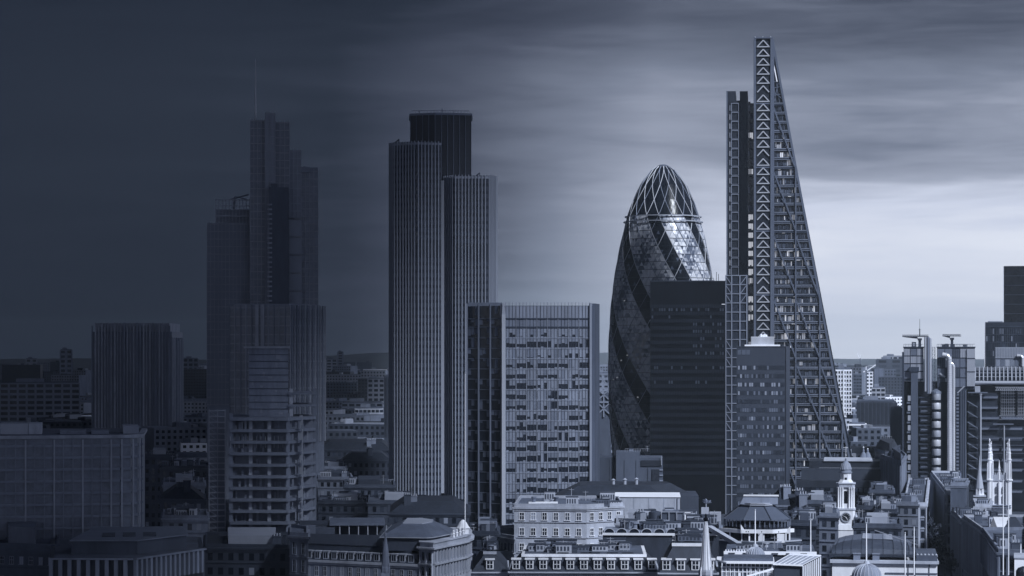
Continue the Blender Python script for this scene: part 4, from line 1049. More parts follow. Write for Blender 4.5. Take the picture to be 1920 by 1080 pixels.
def hall_roof():
    T = Th('barrel_roofed_hall', 'stone hall with a large dark barrel shaped glazed roof, lower right', 'building', 1640, 560); x, z = T.x, T.z
    T.part('wall', MB().box(x(1560), x(1757), 0, 34, 0, z(1055)), S_WHITE)
    # vault running away from the camera, hipped end to the front
    n = 12; a0, a1 = 1556, 1716; cx_ = (a0 + a1) / 2; b = MB(); rows = []
    for (dy, sc_, hh) in ((4, 1.0, .42), (9, 1.0, .75), (15, .97, 1.0), (32, .94, 1.0)):
        rows.append([(x(cx_ + (a1 - a0) / 2 * math.cos(math.pi * (1 - i / n)) * sc_), dy, z(1040) + (z(1001, 32) - z(1040)) * hh * math.sin(math.pi * i / n) ** .8) for i in range(n + 1)])
    rows.insert(0, [(p[0], 3.2, z(1043)) for p in rows[0]])
    vs = [v for r_ in rows for v in r_]; m = n + 1
    b.add(vs, [(j * m + i, j * m + i + 1, (j + 1) * m + i + 1, (j + 1) * m + i) for j in range(4) for i in range(n)]); T.part('vault_roof', b, mat('vault_lead', .075, .5, var=.3), smooth=False)
    for i in range(1, n):
        b = MB()
        for j in range(1, 4): b.bar(Vector(rows[j][i]) + Vector((0, 0, .12)), Vector(rows[j + 1][i]) + Vector((0, 0, .06)), .12)
        b.bar(Vector(rows[0][i]) + Vector((0, -.1, .05)), Vector(rows[1][i]) + Vector((0, -.1, .05)), .12); T.part('roof_rib', b, DARKM)
    for t_ in range(14):
        f = .05 + t_ / 15; b = MB(); ra, rb = rows[3], rows[4]
        pts = [Vector(ra[i]).lerp(Vector(rb[i]), f) + Vector((0, 0, .08)) for i in range(n + 1)]
        for p, q in zip(pts, pts[1:]): b.bar(p, q, .16)
        T.part('roof_seam', b, STEELM)
    b = MB(); c_ = n // 2
    b.add([Vector(rows[3][c_ - 1]) + Vector((0, 0, .25)), Vector(rows[3][c_ + 2]) + Vector((0, 0, .25)), Vector(rows[4][c_ + 2]) + Vector((0, 0, .25)), Vector(rows[4][c_ - 1]) + Vector((0, 0, .25))], [(0, 1, 2, 3)]); T.part('skylight', b, PANEL)
    T.part('eaves', MB().box(x(1554), x(1722), 2.4, 4.6, z(1046), z(1041)), FELTD); T.part('ridge_walkway', MB().bar((x(1640), 12, z(1001)), (x(1722), 5, z(1024)), .18), S_LIGHT)
    T.part('cornice', MB().box(x(1556), x(1760), -.8, 2, z(1056), z(1051)), S_LIGHT); T.part('attic', MB().box(x(1718), x(1757), .2, 20, z(1052), z(1040)), S_DIRTY)
    for i in range(6): b = MB(); b.rev([(.35, z(1051)), (.4, z(1047)), (.2, z(1046)), (.35, z(1042)), (.3, z(1039)), (.05, z(1037))], 8, x(1720 + i * 7), .6); T.part('balustrade_urn', b, S_LIGHT)
    for a in (1600, 1636): T.part('chimney', MB().box(x(a), x(a + 13), .5, 2.2, z(1051), z(1040)).box(x(a - 1), x(a + 14), .3, 2.4, z(1040), z(1038.5)), S_MID)
    for a in (1703, 1716, 1742): T.part('drain_pipe', MB().tube((x(a), -.15, 0), (x(a), -.15, z(1056)), .1, 5), S_DIRTY)
    T.part('wall_band', MB().box(x(1660), x(1757), -.25, -.01, z(1075), z(1073)), S_DIRTY)
hall_roof()
def glass_dome(name_, label, px, D, top, rim, rr, pole):
    T = Th('ribbed_dome', label, 'dome', px, D); x, z = T.x, T.z; Rr = rr * T.s; h = z(top) - z(rim); b = MB()
    b.rev([(Rr * math.cos(t) + .02, z(rim) + h * math.sin(t)) for t in [math.pi / 2 * i / 8 for i in range(9)]], 32); T.part('dome_shell', b, CONC, smooth=True)
    for i in range(22):
        a = 2 * math.pi * i / 22; b = MB(); p = [(Rr * 1.01 * math.cos(t) * math.cos(a), Rr * 1.01 * math.cos(t) * math.sin(a), z(rim) + h * 1.01 * math.sin(t)) for t in [math.pi / 2 * k / 8 for k in range(9)]]
        for u_, v_ in zip(p, p[1:]): b.bar(u_, v_, .12)
        T.part('rib', b, S_LIGHT)
    T.part('drum', MB().rev([(Rr * 1.08, z(1200)), (Rr * 1.08, z(rim + 2)), (Rr * 1.15, z(rim + 2)), (Rr * 1.15, z(rim))], 32), S_WHITE, smooth=True); T.part('finial', MB().rev([(.6, z(top)), (.4, z(top) + .5), (.1, z(top) + .6)], 12), S_LIGHT)
    return T
glass_dome('a', 'small ribbed dome with a tall white flagpole, in front of the octagonal pavilion', 1416, 458, 1025, 1046, 19, 957)
glass_dome('b', 'ribbed white dome at the bottom edge, under the barrel roofed hall', 1625, 430, 1057, 1080, 27, 982)
def flagpole(px, D, top, bot, label):
    T = Th('flagpole', label, 'flagpole', px, D, 'white flagpoles on the roofs'); z = T.z
    b = MB(); b.tube((0, 0, 0 if bot > 1080 else z(bot)), (0, 0, z(top)), .13, 8, r2=.09); T.part('pole', b, WHITE); T.part('pole_cap', MB().rev([(.02, z(top) - .05), (.2, z(top) + .1), (.02, z(top) + .3)], 8), STEEL); T.o.location.z = 0
flagpole(1416, 458, 957, 1025, 'white flagpole rising from the dome before the pavilion')
flagpole(1520, 480, 975, 1036, 'white flagpole at the corner of the long pale parapet')
flagpole(1624.5, 430, 982, 1057, 'white flagpole rising from the dome at the bottom edge')
flagpole(1697, 470, 1000, 1078, 'short thin flagpole before the barrel roof, left of its taller neighbour')
flagpole(1714, 470, 990, 1078, 'flagpole at the right end of the barrel roofed hall')
flagpole(1881, 500, 900, 1078, 'tall thin flagpole before the middle of the gothic church tower'); flagpole(1891, 520, 905, 1078, 'thin flagpole before the right pinnacle of the gothic tower'); flagpole(1762, 8 + 440, 1085, 1090, 'short flagpole hidden below the frame') if False else None
flagpole(872, 540, 700, 1000, 'very tall white flagpole on the domed corner, left of the gridded tower')
flagpole(1914, 450, 1022, 1050, 'short flagpole over the white block at the right edge')
def obelisk(px, D, top, base, label, m, m2, wide=1.0):
    T = Th('stone_spire', label, 'church spire', px, D); z = T.z; k = T.s * wide
    T.part('tower', MB().box(-13 * k, 13 * k, -6 * k, 20 * k, 0, z(base + 12)), m2)
    b = MB(); b.rev([(12.5 * k, z(base)), (9 * k, z(base - 30)), (4.6 * k, z(top + 22)), (3 * k, z(top + 12))], 8, 0, 5 * k); T.part('spire', b, m)
    b = MB(); b.rev([(13 * k, z(base + 12)), (14 * k, z(base + 9)), (14 * k, z(base + 3)), (12.5 * k, z(base))], 8, 0, 5 * k); T.part('spire_base', b, m2)
    b = MB(); b.rev([(3 * k, z(top + 12)), (4.2 * k, z(top + 10)), (4.2 * k, z(top + 6)), (1.6 * k, z(top + 4)), (2.2 * k, z(top + 1)), (.2 * k, z(top - 3))], 8, 0, 5 * k); T.part('finial', b, BLACK if wide > .8 else m)
    for i in range(8): t = R(22.5 + i * 45); b = MB(); b.bar((12.3 * k * math.cos(t), 5 * k + 12.3 * k * math.sin(t), z(base)), (3 * k * math.cos(t), 5 * k + 3 * k * math.sin(t), z(top + 12)), .8 * k); T.part('edge_rib', b, m2)
    for i in range(4): t = R(45 + 90 * i); b = MB(); b.rev([(2 * k, z(base + 12)), (2 * k, z(base + 4)), (.2 * k, z(base - 6))], 6, 13 * k * math.cos(t), 5 * k + 13 * k * math.sin(t)); T.part('corner_pinnacle', b, m)
obelisk(1323.5, 330, 966, 1068, 'pale stone spire with dark finial at the bottom edge, right of centre', S_WHITE, S_LIGHT)
obelisk(723, 330, 995, 1062, 'thin grey stone spire at the bottom edge before the slate mansard', S_MID, S_MID, .62)
# ================================================================== street canyon, lower right
stone = dict(frame=None, corm=S_LIGHT)
bldg('stone_office', 'sooty stone office with deep cornice lining the left of the narrow street', 'building', [(1694, 800), (1737, 800), (1742, 960), (1704, 960)], 950, S_MID, 3.8, 2.6, 1.1, 2.2, seed=1, plants=5, pil=.6, pent=False, **stone)
bldg('stone_office', 'tall sooty stone block on the far bend of the narrow street', 'building', [(1774, 862), (1800, 862), (1800, 1000), (1746, 1000)], 925, S_MID, 3.8, 2.4, 1.1, 2.4, seed=2, plants=6, pil=.5, chim=2, pent=False, **stone)
bldg('brick_block', 'dark brick corner block with flat white rimmed roof, left of the slender spire', 'building', [(1782, 830), (1812, 830), (1816, 858), (1784, 858)], 912, BRICK, 3.6, 3, 1, 1.6, seed=3, plants=2, corm=S_MID, weights=[1, 1, 0], frame=None, win=False)
bldg('stone_office', 'corner stone building with pilasters and crowded roof facing the narrow street', 'building', [(1806, 735), (1848, 735), (1850, 795), (1784, 795)], 985, S_MID, 3.8, 2.4, 1.2, 2.2, seed=5, plants=14, pil=.6, chim=2, pent=False, **stone)
bldg('stone_office', 'long stone facade with tall windows right of the street, under the gable', 'building', [(1848, 664), (1925, 664), (1925, 730), (1806, 730)], 1004, S_MID, 3.8, 2.2, 1.1, 2.4, seed=6, plants=10, pil=.5, chim=3, pent=False, **stone)
bldg('stone_office', 'nearest stone facade with deep cornice on the right side of the street', 'building', [(1872, 560), (1925, 556), (1925, 630), (1842, 630)], 1040, S_DIRTY, 3.8, 2.2, 1.1, 2.4, seed=8, plants=8, pil=.5, chim=1, pent=False, frame=None, corm=S_MID)
bldg('brick_tower_base', 'brown brick block below the gothic church tower', 'building', [(1824, 830), (1828, 800), (1856, 800), (1860, 830)], 942, BRICK, 3.6, 3, 1, 1.6, seed=7, plants=2, **stone)
def gable():
    T = Th('gabled_house', 'stone house with a tall white slated gable under the gothic tower', 'house', 1885, 640); x, z = T.x, T.z
    P = ccw([(x(1850), 0), (x(1872), -6), (x(1930), 0), (x(1930, 16), 16), (x(1856, 16), 16)]); T.part('wall', MB().prism(P, 0, z(1000)), S_MID)
    b = MB(); b.add([(x(1852), .5, z(1000)), (x(1871), -5, z(1000)), (x(1903), 8, z(973)), (x(1862), 8, z(973)), (x(1871), -4.6, z(990))], [(0, 1, 4), (0, 4, 3), (4, 2, 3), (1, 2, 4)]); T.part('slated_slope', b, S_WHITE)
    b = MB(); b.loft([(x(1868), -3.5), (x(1925), -2), (x(1925), 14), (x(1860), 14)], z(1000), [(x(1895), 5), (x(1905), 5), (x(1905), 7), (x(1895), 7)], z(972)); T.part('roof', b, SLATE)
    for e in edges(T, P):
        n = int(e[2] / 1.3)
        for i in range(n): T.part('pilaster', MB().wall(e[0], e[1], (i + .5) * e[2] / n - .2, (i + .5) * e[2] / n + .2, z(1085), z(1003), .01, .4), S_DIRTY if i % 2 else S_MID)
    b = MB(); b.prism(offset(P, .6), z(1003), z(1000)); T.part('cornice', b, S_LIGHT)
    T2 = Th('white_block', 'plain white rendered block at the lower right corner', 'building', 1915, 440); x, z = T2.x, T2.z; T2.part('wall', MB().box(x(1902), x(1960), 0, 10, 0, z(1047)), WHITE); T2.part('coping', MB().box(x(1901), x(1961), -.2, 10.2, z(1047), z(1045)), S_LIGHT)
    b = MB(); b.rev([(1.4, z(1085)), (1.4, z(1068)), (1.0, z(1062)), (.2, z(1059))], 12, x(1919), -3); T2.part('roof_vent', b, DARK)
    for i in range(7):
        T3 = Th('street_tree', ['farthest of the seven', 'second farthest', 'third farthest', 'middle one of seven', 'third nearest', 'second nearest', 'nearest of the seven'][i] + ' street trees in the dark narrow street', 'tree', 1716 + i * 11, 900 - i * 25, 'street trees between the tall stone fronts'); tree(T3, T3.z(905 + i * 22), 3.2, i)
def tree(T, top, rad, seed):
    r = random.Random(seed); b = MB(); h = top
    b.tube((0, 0, 0), (.2, .1, h * .5), .35, 7, r2=.22); T.part('trunk', b, BARK); b = MB()
    for i in range(6): a = r.uniform(0, 6.28); b.tube((.2, .1, h * r.uniform(.35, .5)), (rad * .6 * math.cos(a), rad * .6 * math.sin(a), h * r.uniform(.65, .85)), .14, 5, r2=.05)
    T.part('limb', b, BARK); b = MB()
    cl = [(r.gauss(0, rad * .38), r.gauss(0, rad * .38), h * .72 + r.gauss(0, h * .1), r.uniform(.5, 1) * rad * .36) for _ in range(16)]
    for (cx, cy, cz, cr) in cl:
        for _ in range(42):
            v = Vector((r.gauss(0, 1), r.gauss(0, 1), r.gauss(0, .8))).normalized() * cr * r.uniform(.6, 1.05); s = r.uniform(.22, .45); d1 = Vector((r.gauss(0, 1), r.gauss(0, 1), r.gauss(0, 1))).normalized(); d2 = d1.cross(Vector((r.gauss(0, 1), r.gauss(0, 1), r.gauss(0, 1)))).normalized(); c = Vector((cx, cy, cz)) + v
            b.add([c - d1 * s, c + d2 * s * .6, c + d1 * s, c - d2 * s * .6], [(0, 1, 2, 3)])
    T.part('crown', b, LEAF)
gable()
# ================================================================== foreground and middle ground
# classical building with mansard, bottom left of centre
def classical():
    T = bldg('mansard_building', 'long classical stone building with slate mansard and dormers, bottom left of centre', 'building', [(548, 575), (785, 560), (790, 600), (548, 610)], 1052, S_MID, 4.4, 2.35, 1.05, 2.3, roof='mansard', roofm=SLATE, rh=3.6, dorm=2.35, seed=41, plants=0, frame=S_LIGHT, corm=S_LIGHT)
    T = Th('rotunda_corner_building', 'pale stone corner building with curved colonnaded front and low hipped lead roof', 'building', 820, 560); x, z = T.x, T.z
    P = ccw([(x(788), 0), (x(812), -3), (x(858, 12), 12), (x(874, 18), 18), (x(882, 26), 26), (x(883, 36), 36), (x(876, 46), 46), (x(790, 46), 46)])
    SL = S_LIGHT; T.part('wall', MB().prism(P, 0, z(1028)), SL); T.part('cornice', MB().prism(offset(P, .9), z(1028), z(1025)).prism(offset(P, .5), z(1030), z(1028)), SL)
    T.part('parapet', MB().prism(offset(P, .1), z(1025), z(1017)), SL); T.part('parapet_coping', MB().prism(offset(P, .35), z(1017), z(1015)), SL)
    Q = ccw([(x(712), 4), (x(800), 2), (x(812), 3), (x(846, 14), 14), (x(850, 30), 30), (x(800, 44), 44), (x(735, 44), 44)]); I = [((p_[0] - x(785, 22)) * .42 + x(785, 22), (p_[1] - 22) * .42 + 22) for p_ in Q]
    T.part('attic_wall', MB().prism(offset(Q, -.6), z(1035), z(1009)), DARKM); T.part('hipped_roof', MB().loft(Q, z(1009), I, z(990)), LEAD); T.part('roof_light', MB().prism(I, z(990) + .02, z(988)), PANEL)
    T.part('roof_rim', MB().prism(offset(Q, .15), z(1010.5), z(1009)), SL)
    for e in edges(T, P):
        if e[2] < 2: continue
        n = max(1, int(e[2] / 1.9)); cells = [((i + .5) * e[2] / n, z(q)) for q in (1050, 1078) for i in range(n)]
        windows(T, e[0], e[1], cells, .8, 2.0, [G_DARK], [1], S_MID, False)
        for i in range(n + 1): T.part('pilaster', MB().wall(e[0], e[1], max(0, i * e[2] / n - .22), min(e[2], i * e[2] / n + .22), z(1085), z(1031), .01, .45), SL)
        T.part('string_course', MB().wall(e[0], e[1], 0, e[2], z(1058), z(1055), .0, .7), SL)
    b = MB(); cx, cy = x(872, 30), 30
    b.rev([(1.5, z(1015)), (1.5, z(1005)), (1.8, z(1004)), (1.4, z(1000)), (.9, z(993)), (.3, z(988))], 12, cx - .6, cy - 6); T.part('corner_cupola', b, S_WHITE)
    for i in range(5): b = MB(); b.rev([(.3, z(1015)), (.3, z(1010)), (.45, z(1009)), (.2, z(1006)), (.3, z(1003)), (.05, z(1001))], 8, x(852 + i * 6, 14 + i * 3) - .2, 12 + i * 3.2); T.part('balustrade_urn', b, S_WHITE)
    T = Th('colonnaded_terrace', 'dark recessed terrace with thin white posts behind the slate mansard', 'building', 660, 640); x, z = T.x, T.z
    T.part('wall', MB().box(x(560), x(720), 2, 20, 0, z(985)), DARKM); T.part('roof', MB().box(x(618), x(722), -1, 20, z(985), z(980)), LEAD)
    for i in range(7): T.part('post', MB().tube((x(637 + i * 17.5), -.5, z(1025)), (x(637 + i * 17.5), -.5, z(985)), .16, 6), S_LIGHT)
    T.part('side_block', MB().box(x(560), x(628), -2, 1.99, 0, z(988)), CONCD); T.part('pale_unit', MB().box(x(560), x(592), -2.4, -2.01, z(1000), z(983)), STEELM)
    T.part('railing', MB().box(x(575), x(790), -3.2, -3.0, z(1022), z(1017)), CONC)
classical()
bldg('stone_portal_block', 'grey stone pavilion block closing the left end of the slate mansard', 'building', [(543, 570), (578, 566), (578, 590), (543, 596)], 1008, S_MID, 4.2, 3, 1.3, 3, seed=43, plants=0, frame=S_MID, corm=S_MID)
def piano_building():
    T = Th('finned_stone_building', 'building with rhythmic stone piers and a raised roof house, bottom left', 'building', 240, 400); x, z = T.x, T.z
    P = ccw([(x(94), 0), (x(250), -3), (x(382, 16), 16), (x(378, 45), 45), (x(96, 45), 45)])
    T.part('wall', MB().prism(P, 0, z(1047)), DARK); T.part('roof', MB().prism(offset(P, -.8), z(1047), z(1045)), FELT)
    Q = ccw([(x(132), 8), (x(258), 6), (x(350, 18), 18), (x(340, 38), 38), (x(180, 38), 38)]); T.part('roof_house', MB().prism(Q, z(1046), z(1020)), CONCD); T.part('roof_house_lid', MB().prism(offset(Q, .3), z(1020), z(1018)), STEELM)
    for i in range(3): T.part('skylight', MB().box(x(190 + i * 40), x(215 + i * 40), 14, 22, z(1018), z(1016)), DARKM)
    for e in edges(T, P):
        n = max(3, int(e[2] / 1.45))
        for i in range(n): T.part('pier', MB().wall(e[0], e[1], i * e[2] / n, i * e[2] / n + .62, z(1090), z(1045), .02, .6), CONC)
        T.part('lintel', MB().wall(e[0], e[1], 0, e[2], z(1047), z(1044), .02, .7), CONC)
    bldg('low_office', 'low grey office with small upper windows at the bottom left corner', 'building', [(-30, 430), (112, 425), (112, 470), (-30, 480)], 1032, CONCD, 3.6, 2.0, .9, 1.4, seed=44, plants=5, frame=CONC)
piano_building()
# white classical block under the gridded tower
def white_block():
    pts = [(934, 680), (964, 655), (1168, 655), (1172, 700), (940, 710)]
    T = bldg('white_stone_building', 'white stone building with paired windows and flat roof below the gridded tower', 'building', [(964, 655), (1100, 652), (1168, 660), (1160, 690), (975, 695)], 954, S_LIGHT, 4.3, 3.2, 1.5, 2.1, seed=51, plants=16, frame=S_WHITE, corm=S_LIGHT, insetr=3.5, rh=2.2, pent=False)
    bldg('white_stone_wing', 'lower curved left wing of the white stone building', 'building', [(927, 690), (938, 660), (964, 652), (1000, 700)], 995, S_LIGHT, 4.3, 2.2, .9, 2.0, seed=52, plants=0, frame=S_MID, corm=S_LIGHT)
    T = Th('white_roof_box', 'long plain white box standing on the white stone building', 'roof structure', 1018, 664); x, z = T.x, T.z
    T.part('box', MB().box(x(992), x(1045), 0, 5, z(956), z(944)), S_LIGHT); T.part('lid', MB().box(x(991), x(1046), -.2, 5.2, z(944), z(942.5)), WHITE)
    T = Th('blank_white_wall', 'big blank pale wall of a flat roofed block, right of the white stone building', 'building', 1210, 700); x, z = T.x, T.z
    T.part('wall', MB().box(x(1132), x(1275), 0, 20, 0, z(932)), S_LIGHT); T.part('coping', MB().box(x(1131), x(1276), -.3, 20.3, z(932), z(930.5)), WHITE); T.part('left_return', MB().box(x(1098), x(1131.5), -1, 18, 0, z(936)), PANEL)
    for a in (1160, 1188, 1216, 1244, 1264): T.part('wall_joint', MB().box(x(a), x(a + .6), -.05, -.01, z(1010), z(933)), S_MID)
    T.part('drain_pipe', MB().tube((x(1270), -.2, z(1010)), (x(1270), -.2, z(934)), .12, 6), S_MID)
    T = Th('slate_roofed_block', 'black slate roofed block behind the blank pale wall', 'building', 1150, 760); x, z = T.x, T.z
    P = ccw([(x(1035), 0), (x(1250), -2), (x(1310, 20), 20), (x(1290, 40), 40), (x(1040, 40), 40)]); T.part('wall', MB().prism(P, 0, z(940)), DARK); T.part('roof', MB().loft(P, z(940), offset(P, -9), z(912)), SLATE)
    T.part('roof_edge', MB().prism(offset(P, .2), z(941), z(940)), DARKM)
    for i in range(3): T.part('roof_vent', MB().rev([(.5, z(920)), (.5, z(905 - i)), (.8, z(904 - i)), (.1, z(901 - i))], 10, x(1150 + i * 22), 12), PANEL)
    T.part('side_wall', MB().box(x(1276), x(1310), 2, 30, 0, z(930)), DARKM)
white_block()
def grey_concrete():
    T = Th('concrete_block', 'stepped grey concrete block at the foot of the bullet shaped tower', 'building', 1183, 900); x, z = T.x, T.z
    g1 = mat('grey_wall', .09, .8, var=.15)
    T.part('left_block', MB().box(x(1121), x(1155), 0, 20, 0, z(858)), DARKM); T.part('middle_block', MB().box(x(1155) + .02, x(1200), -2, 20, 0, z(848)), g1); T.part('right_block', MB().box(x(1200) + .02, x(1243), 0, 20, 0, z(858)), g1)
    T.part('recess', MB().box(x(1158), x(1180), -2.2, -2.01, z(925), z(903)), DARKM); T.part('plant_louvre', MB().box(x(1202), x(1240), -.4, -.01, z(874), z(863)), DARK); T.part('dark_bay', MB().box(x(1222), x(1236), -.3, -.01, z(918), z(880)), DARK)
    for i in range(5): T.part('floor_ledge', MB().box(x(1236.5), x(1243), -.5, -.01, z(882 + i * 10), z(880 + i * 10)), CONC)
    for a in (1143, 1170, 1192, 1214): T.part('joint', MB().box(x(a), x(a) + .25, -2.15 if 1155 < a < 1200 else -.2, -2.01 if 1155 < a < 1200 else -.01, z(930), z(862)), DARKM)
    T.part('ladder', MB().box(x(1240) - .1, x(1240) + .1, -.9, -.7, z(872), z(855)), STEEL); plant(T, [(x(1160), 2), (x(1240), 2), (x(1240), 16), (x(1160), 16)], z(848), 5, [CONC, STEELM], 8, 2.2)
grey_concrete()
# sooty low office in front of the wedge tower, and neighbours
def dark_office():
    T = Th('dark_terraced_office', 'low dark stepped office with white roof line behind the clock tower', 'building', 1600, 960); x, z = T.x, T.z
    T.part('upper_block', MB().box(x(1516), x(1664), 6, 30, 0, z(866)), DARK); T.part('roof_line', MB().box(x(1544), x(1636), 5.4, 30.5, z(866), z(863.5)), S_LIGHT)
    T.part('middle_block', MB().box(x(1502), x(1660), 0, 5.9, 0, z(880)), mat('office_dark', .045, .6)); T.part('railing', MB().box(x(1536), x(1654), -.3, -.1, z(877) - .1, z(877)), STEEL)
    b = MB()
    for i in range(40): b.box(x(1536 + i * 3), x(1536 + i * 3) + .08, -.28, -.12, z(880), z(877))
    T.part('railing_posts', b, STEELM)
    T.part('lower_block', MB().box(x(1495), x(1640), -8, -.01, 0, z(900)), DARK)
    for k in range(3): T.part('window_band', MB().box(x(1500), x(1636), -8.3, -8.01, z(922 + k * 16), z(912 + k * 16)), G_DARK)
    r = random.Random(3)
    for k in range(14): T.part('window', MB().box(x(1503 + k * 9), x(1509 + k * 9), -8.45, -8.31, z(921), z(913)), r.choice([G_MID, MATS['dim_blind'], G_DARK]))
    for a in (1486, 1490, 1497): T.part('lamp', MB().box(x(a), x(a + 2), -9, -8.6, z(918), z(917)), LITB)
    T.part('roof_frame', MB().bar((x(1505), 1, z(893)), (x(1505), 1, z(890)), .3).bar((x(1505), 1, z(890)), (x(1516), 1, z(890)), .4), WHITE)
    # onion pinnacles
    for i, (a, tp) in enumerate(((1619, 839), (1627, 842))):
        P_ = Th('onion_turret', ['small onion domed stone turret behind the dark stepped office, left of its twin', 'small onion domed stone turret behind the dark stepped office, right of its twin'][i], 'turret', a, 990); z2 = P_.z
        b = MB(); b.rev([(1.5, 0), (1.5, z2(863)), (1.7, z2(862)), (1.6, z2(857)), (1.0, z2(851)), (.4, z2(847)), (.5, z2(845)), (.1, z2(tp))], 12); P_.part('turret', b, S_MID, smooth=True)
        b = MB(); b.rev([(.05, z2(tp + 1)), (.4, z2(tp)), (.05, z2(tp - 2))], 8); P_.part('finial', b, S_WHITE)
dark_office()
# roofs and offices between the towers: hand placed (px0, px1, eaves row, D, depth, material, roof kind, label)
MID = [
 (1505, 1560, 945, 800, 30, S_DIRTY, 'flat', 'low sooty roof with small units left of the clock tower'),
 (1606, 1642, 955, 790, 24, BRICK, 'flat', 'brick rooftop block with railings right of the clock tower'),
 (1640, 1682, 962, 770, 24, DARKM, 'flat', 'dark square rooftop block right of the clock tower'),
 (1676, 1722, 948, 800, 22, S_MID, 'flat', 'pale roof box building beside the steel pipes building'),
 (1630, 1676, 925, 840, 24, S_DIRTY, 'flat', 'cluttered grey roof under the stone office facades'),
 (1480, 1512, 962, 640, 22, BRICK, 'hip', 'brick house with pale chimney stack beside the octagonal pavilion'),
 (1484, 1530, 985, 600, 25, BRICK, 'flat', 'dark brick block with one white window beside the pavilion'),
 (1536, 1572, 970, 700, 25, S_MID, 'flat', 'grey stone block at the left foot of the clock tower'),
 (1600, 1690, 990, 690, 25, BRICK, 'flat', 'dark brick range behind the barrel roofed hall'),
 (1280, 1352, 1000, 560, 20, S_MID, 'flat', 'pale rooftop with tanks and plant left of the octagonal pavilion'),
 (1215, 1310, 985, 610, 18, S_MID, 'flat', 'grey rooftop plant deck below the blank pale wall'),
 (1155, 1235, 985, 600, 18, S_LIGHT, 'flat', 'cluttered pale roof right of the white stone building'),
 (598, 735, 845, 1180, 60, DARKM, 'hip', 'broad dark roof left of the striped tower'),
 (600, 650, 880, 1050, 30, CONC, 'flat', 'grey office with a window row left of the striped tower'),
 (640, 735, 865, 1120, 30, CONCD, 'hip', 'gabled grey roof at the left foot of the striped tower'),
 (596, 660, 900, 980, 30, S_MID, 'flat', 'pale low office beside the unfinished tower'),
 (645, 740, 915, 930, 40, CONCD, 'flat', 'dark flat block left of the striped tower base'),
 (596, 700, 945, 860, 30, DARKM, 'flat', 'dark roof with a small cabin beside the unfinished tower'),
 (690, 800, 945, 820, 30, CONCD, 'flat', 'low flat roof at the foot of the striped tower'),
 (730, 880, 965, 760, 40, DARKM, 'hip', 'dark hipped slate roof before the striped tower'),
 (268, 330, 858, 980, 30, CONCD, 'flat', 'dim grey block right of the broad glass office'),
 (300, 392, 880, 920, 30, DARKM, 'flat', 'dark block with a pale ledge right of the broad glass office'),
 (306, 384, 912, 800, 30, CONC, 'flat', 'low grey office with upright windows left of the scaffold hoist'),
 (300, 384, 938, 740, 26, CONCD, 'hip', 'low hipped roof left of the scaffold hoist'),
 (305, 390, 975, 660, 26, S_MID, 'flat', 'pale flat roofed house left of the unfinished tower base'),
 (384, 560, 1030, 600, 40, DARKM, 'flat', 'dark podium in front of the unfinished tower'),
 (880, 935, 1005, 620, 30, DARKM, 'flat', 'black roofed block at the foot of the gridded tower'),
 (1128, 1142, 820, 1500, 40, CONCD, 'flat', 'dim block glimpsed left of the bullet shaped tower'),
 (1440, 1492, 950, 700, 25, S_MID, 'hip', 'pale skylit roof behind the octagonal pavilion'),
]
for i, (a, c, p, D, dp, m, rf, lab) in enumerate(MID):
    dd = dp * 1.0
    bldg('low_building', lab, 'building', [(a, D), (c, D - 3), (c - 1, D + dd), (a + 1, D + dd)], p, m, 3.7, 2.7, 1.3, 1.8, roof=rf, roofm=(SLATE if rf == 'hip' else r_) if (r_ := random.Random(i).choice([FELT, FELTD, LEAD])) else FELT, rh=3.6 if rf == 'hip' else 2.6, plants=14 if rf == 'flat' else 0, seed=100 + i, chim=2 if rf == 'hip' else i % 2, frame=None, cap=40, insetr=None if rf == 'flat' else 5)
# stone office facades right of the dark office
bldg('stone_office', 'pale stone office with rows of windows left of the steel pipes building', 'building', [(1652, 960), (1690, 900), (1700, 960), (1690, 1000)], 858, S_MID, 3.8, 2.4, 1.2, 2.0, seed=71, plants=4, frame=None, pil=.5)
bldg('stone_office', 'grey stone office with dark mansard left of the pale office facades', 'building', [(1640, 1010), (1668, 960), (1686, 1010), (1660, 1040)], 842, S_MID, 3.8, 2.6, 1.2, 2.0, roof='mansard', roofm=SLATE, seed=72, plants=2, frame=None)
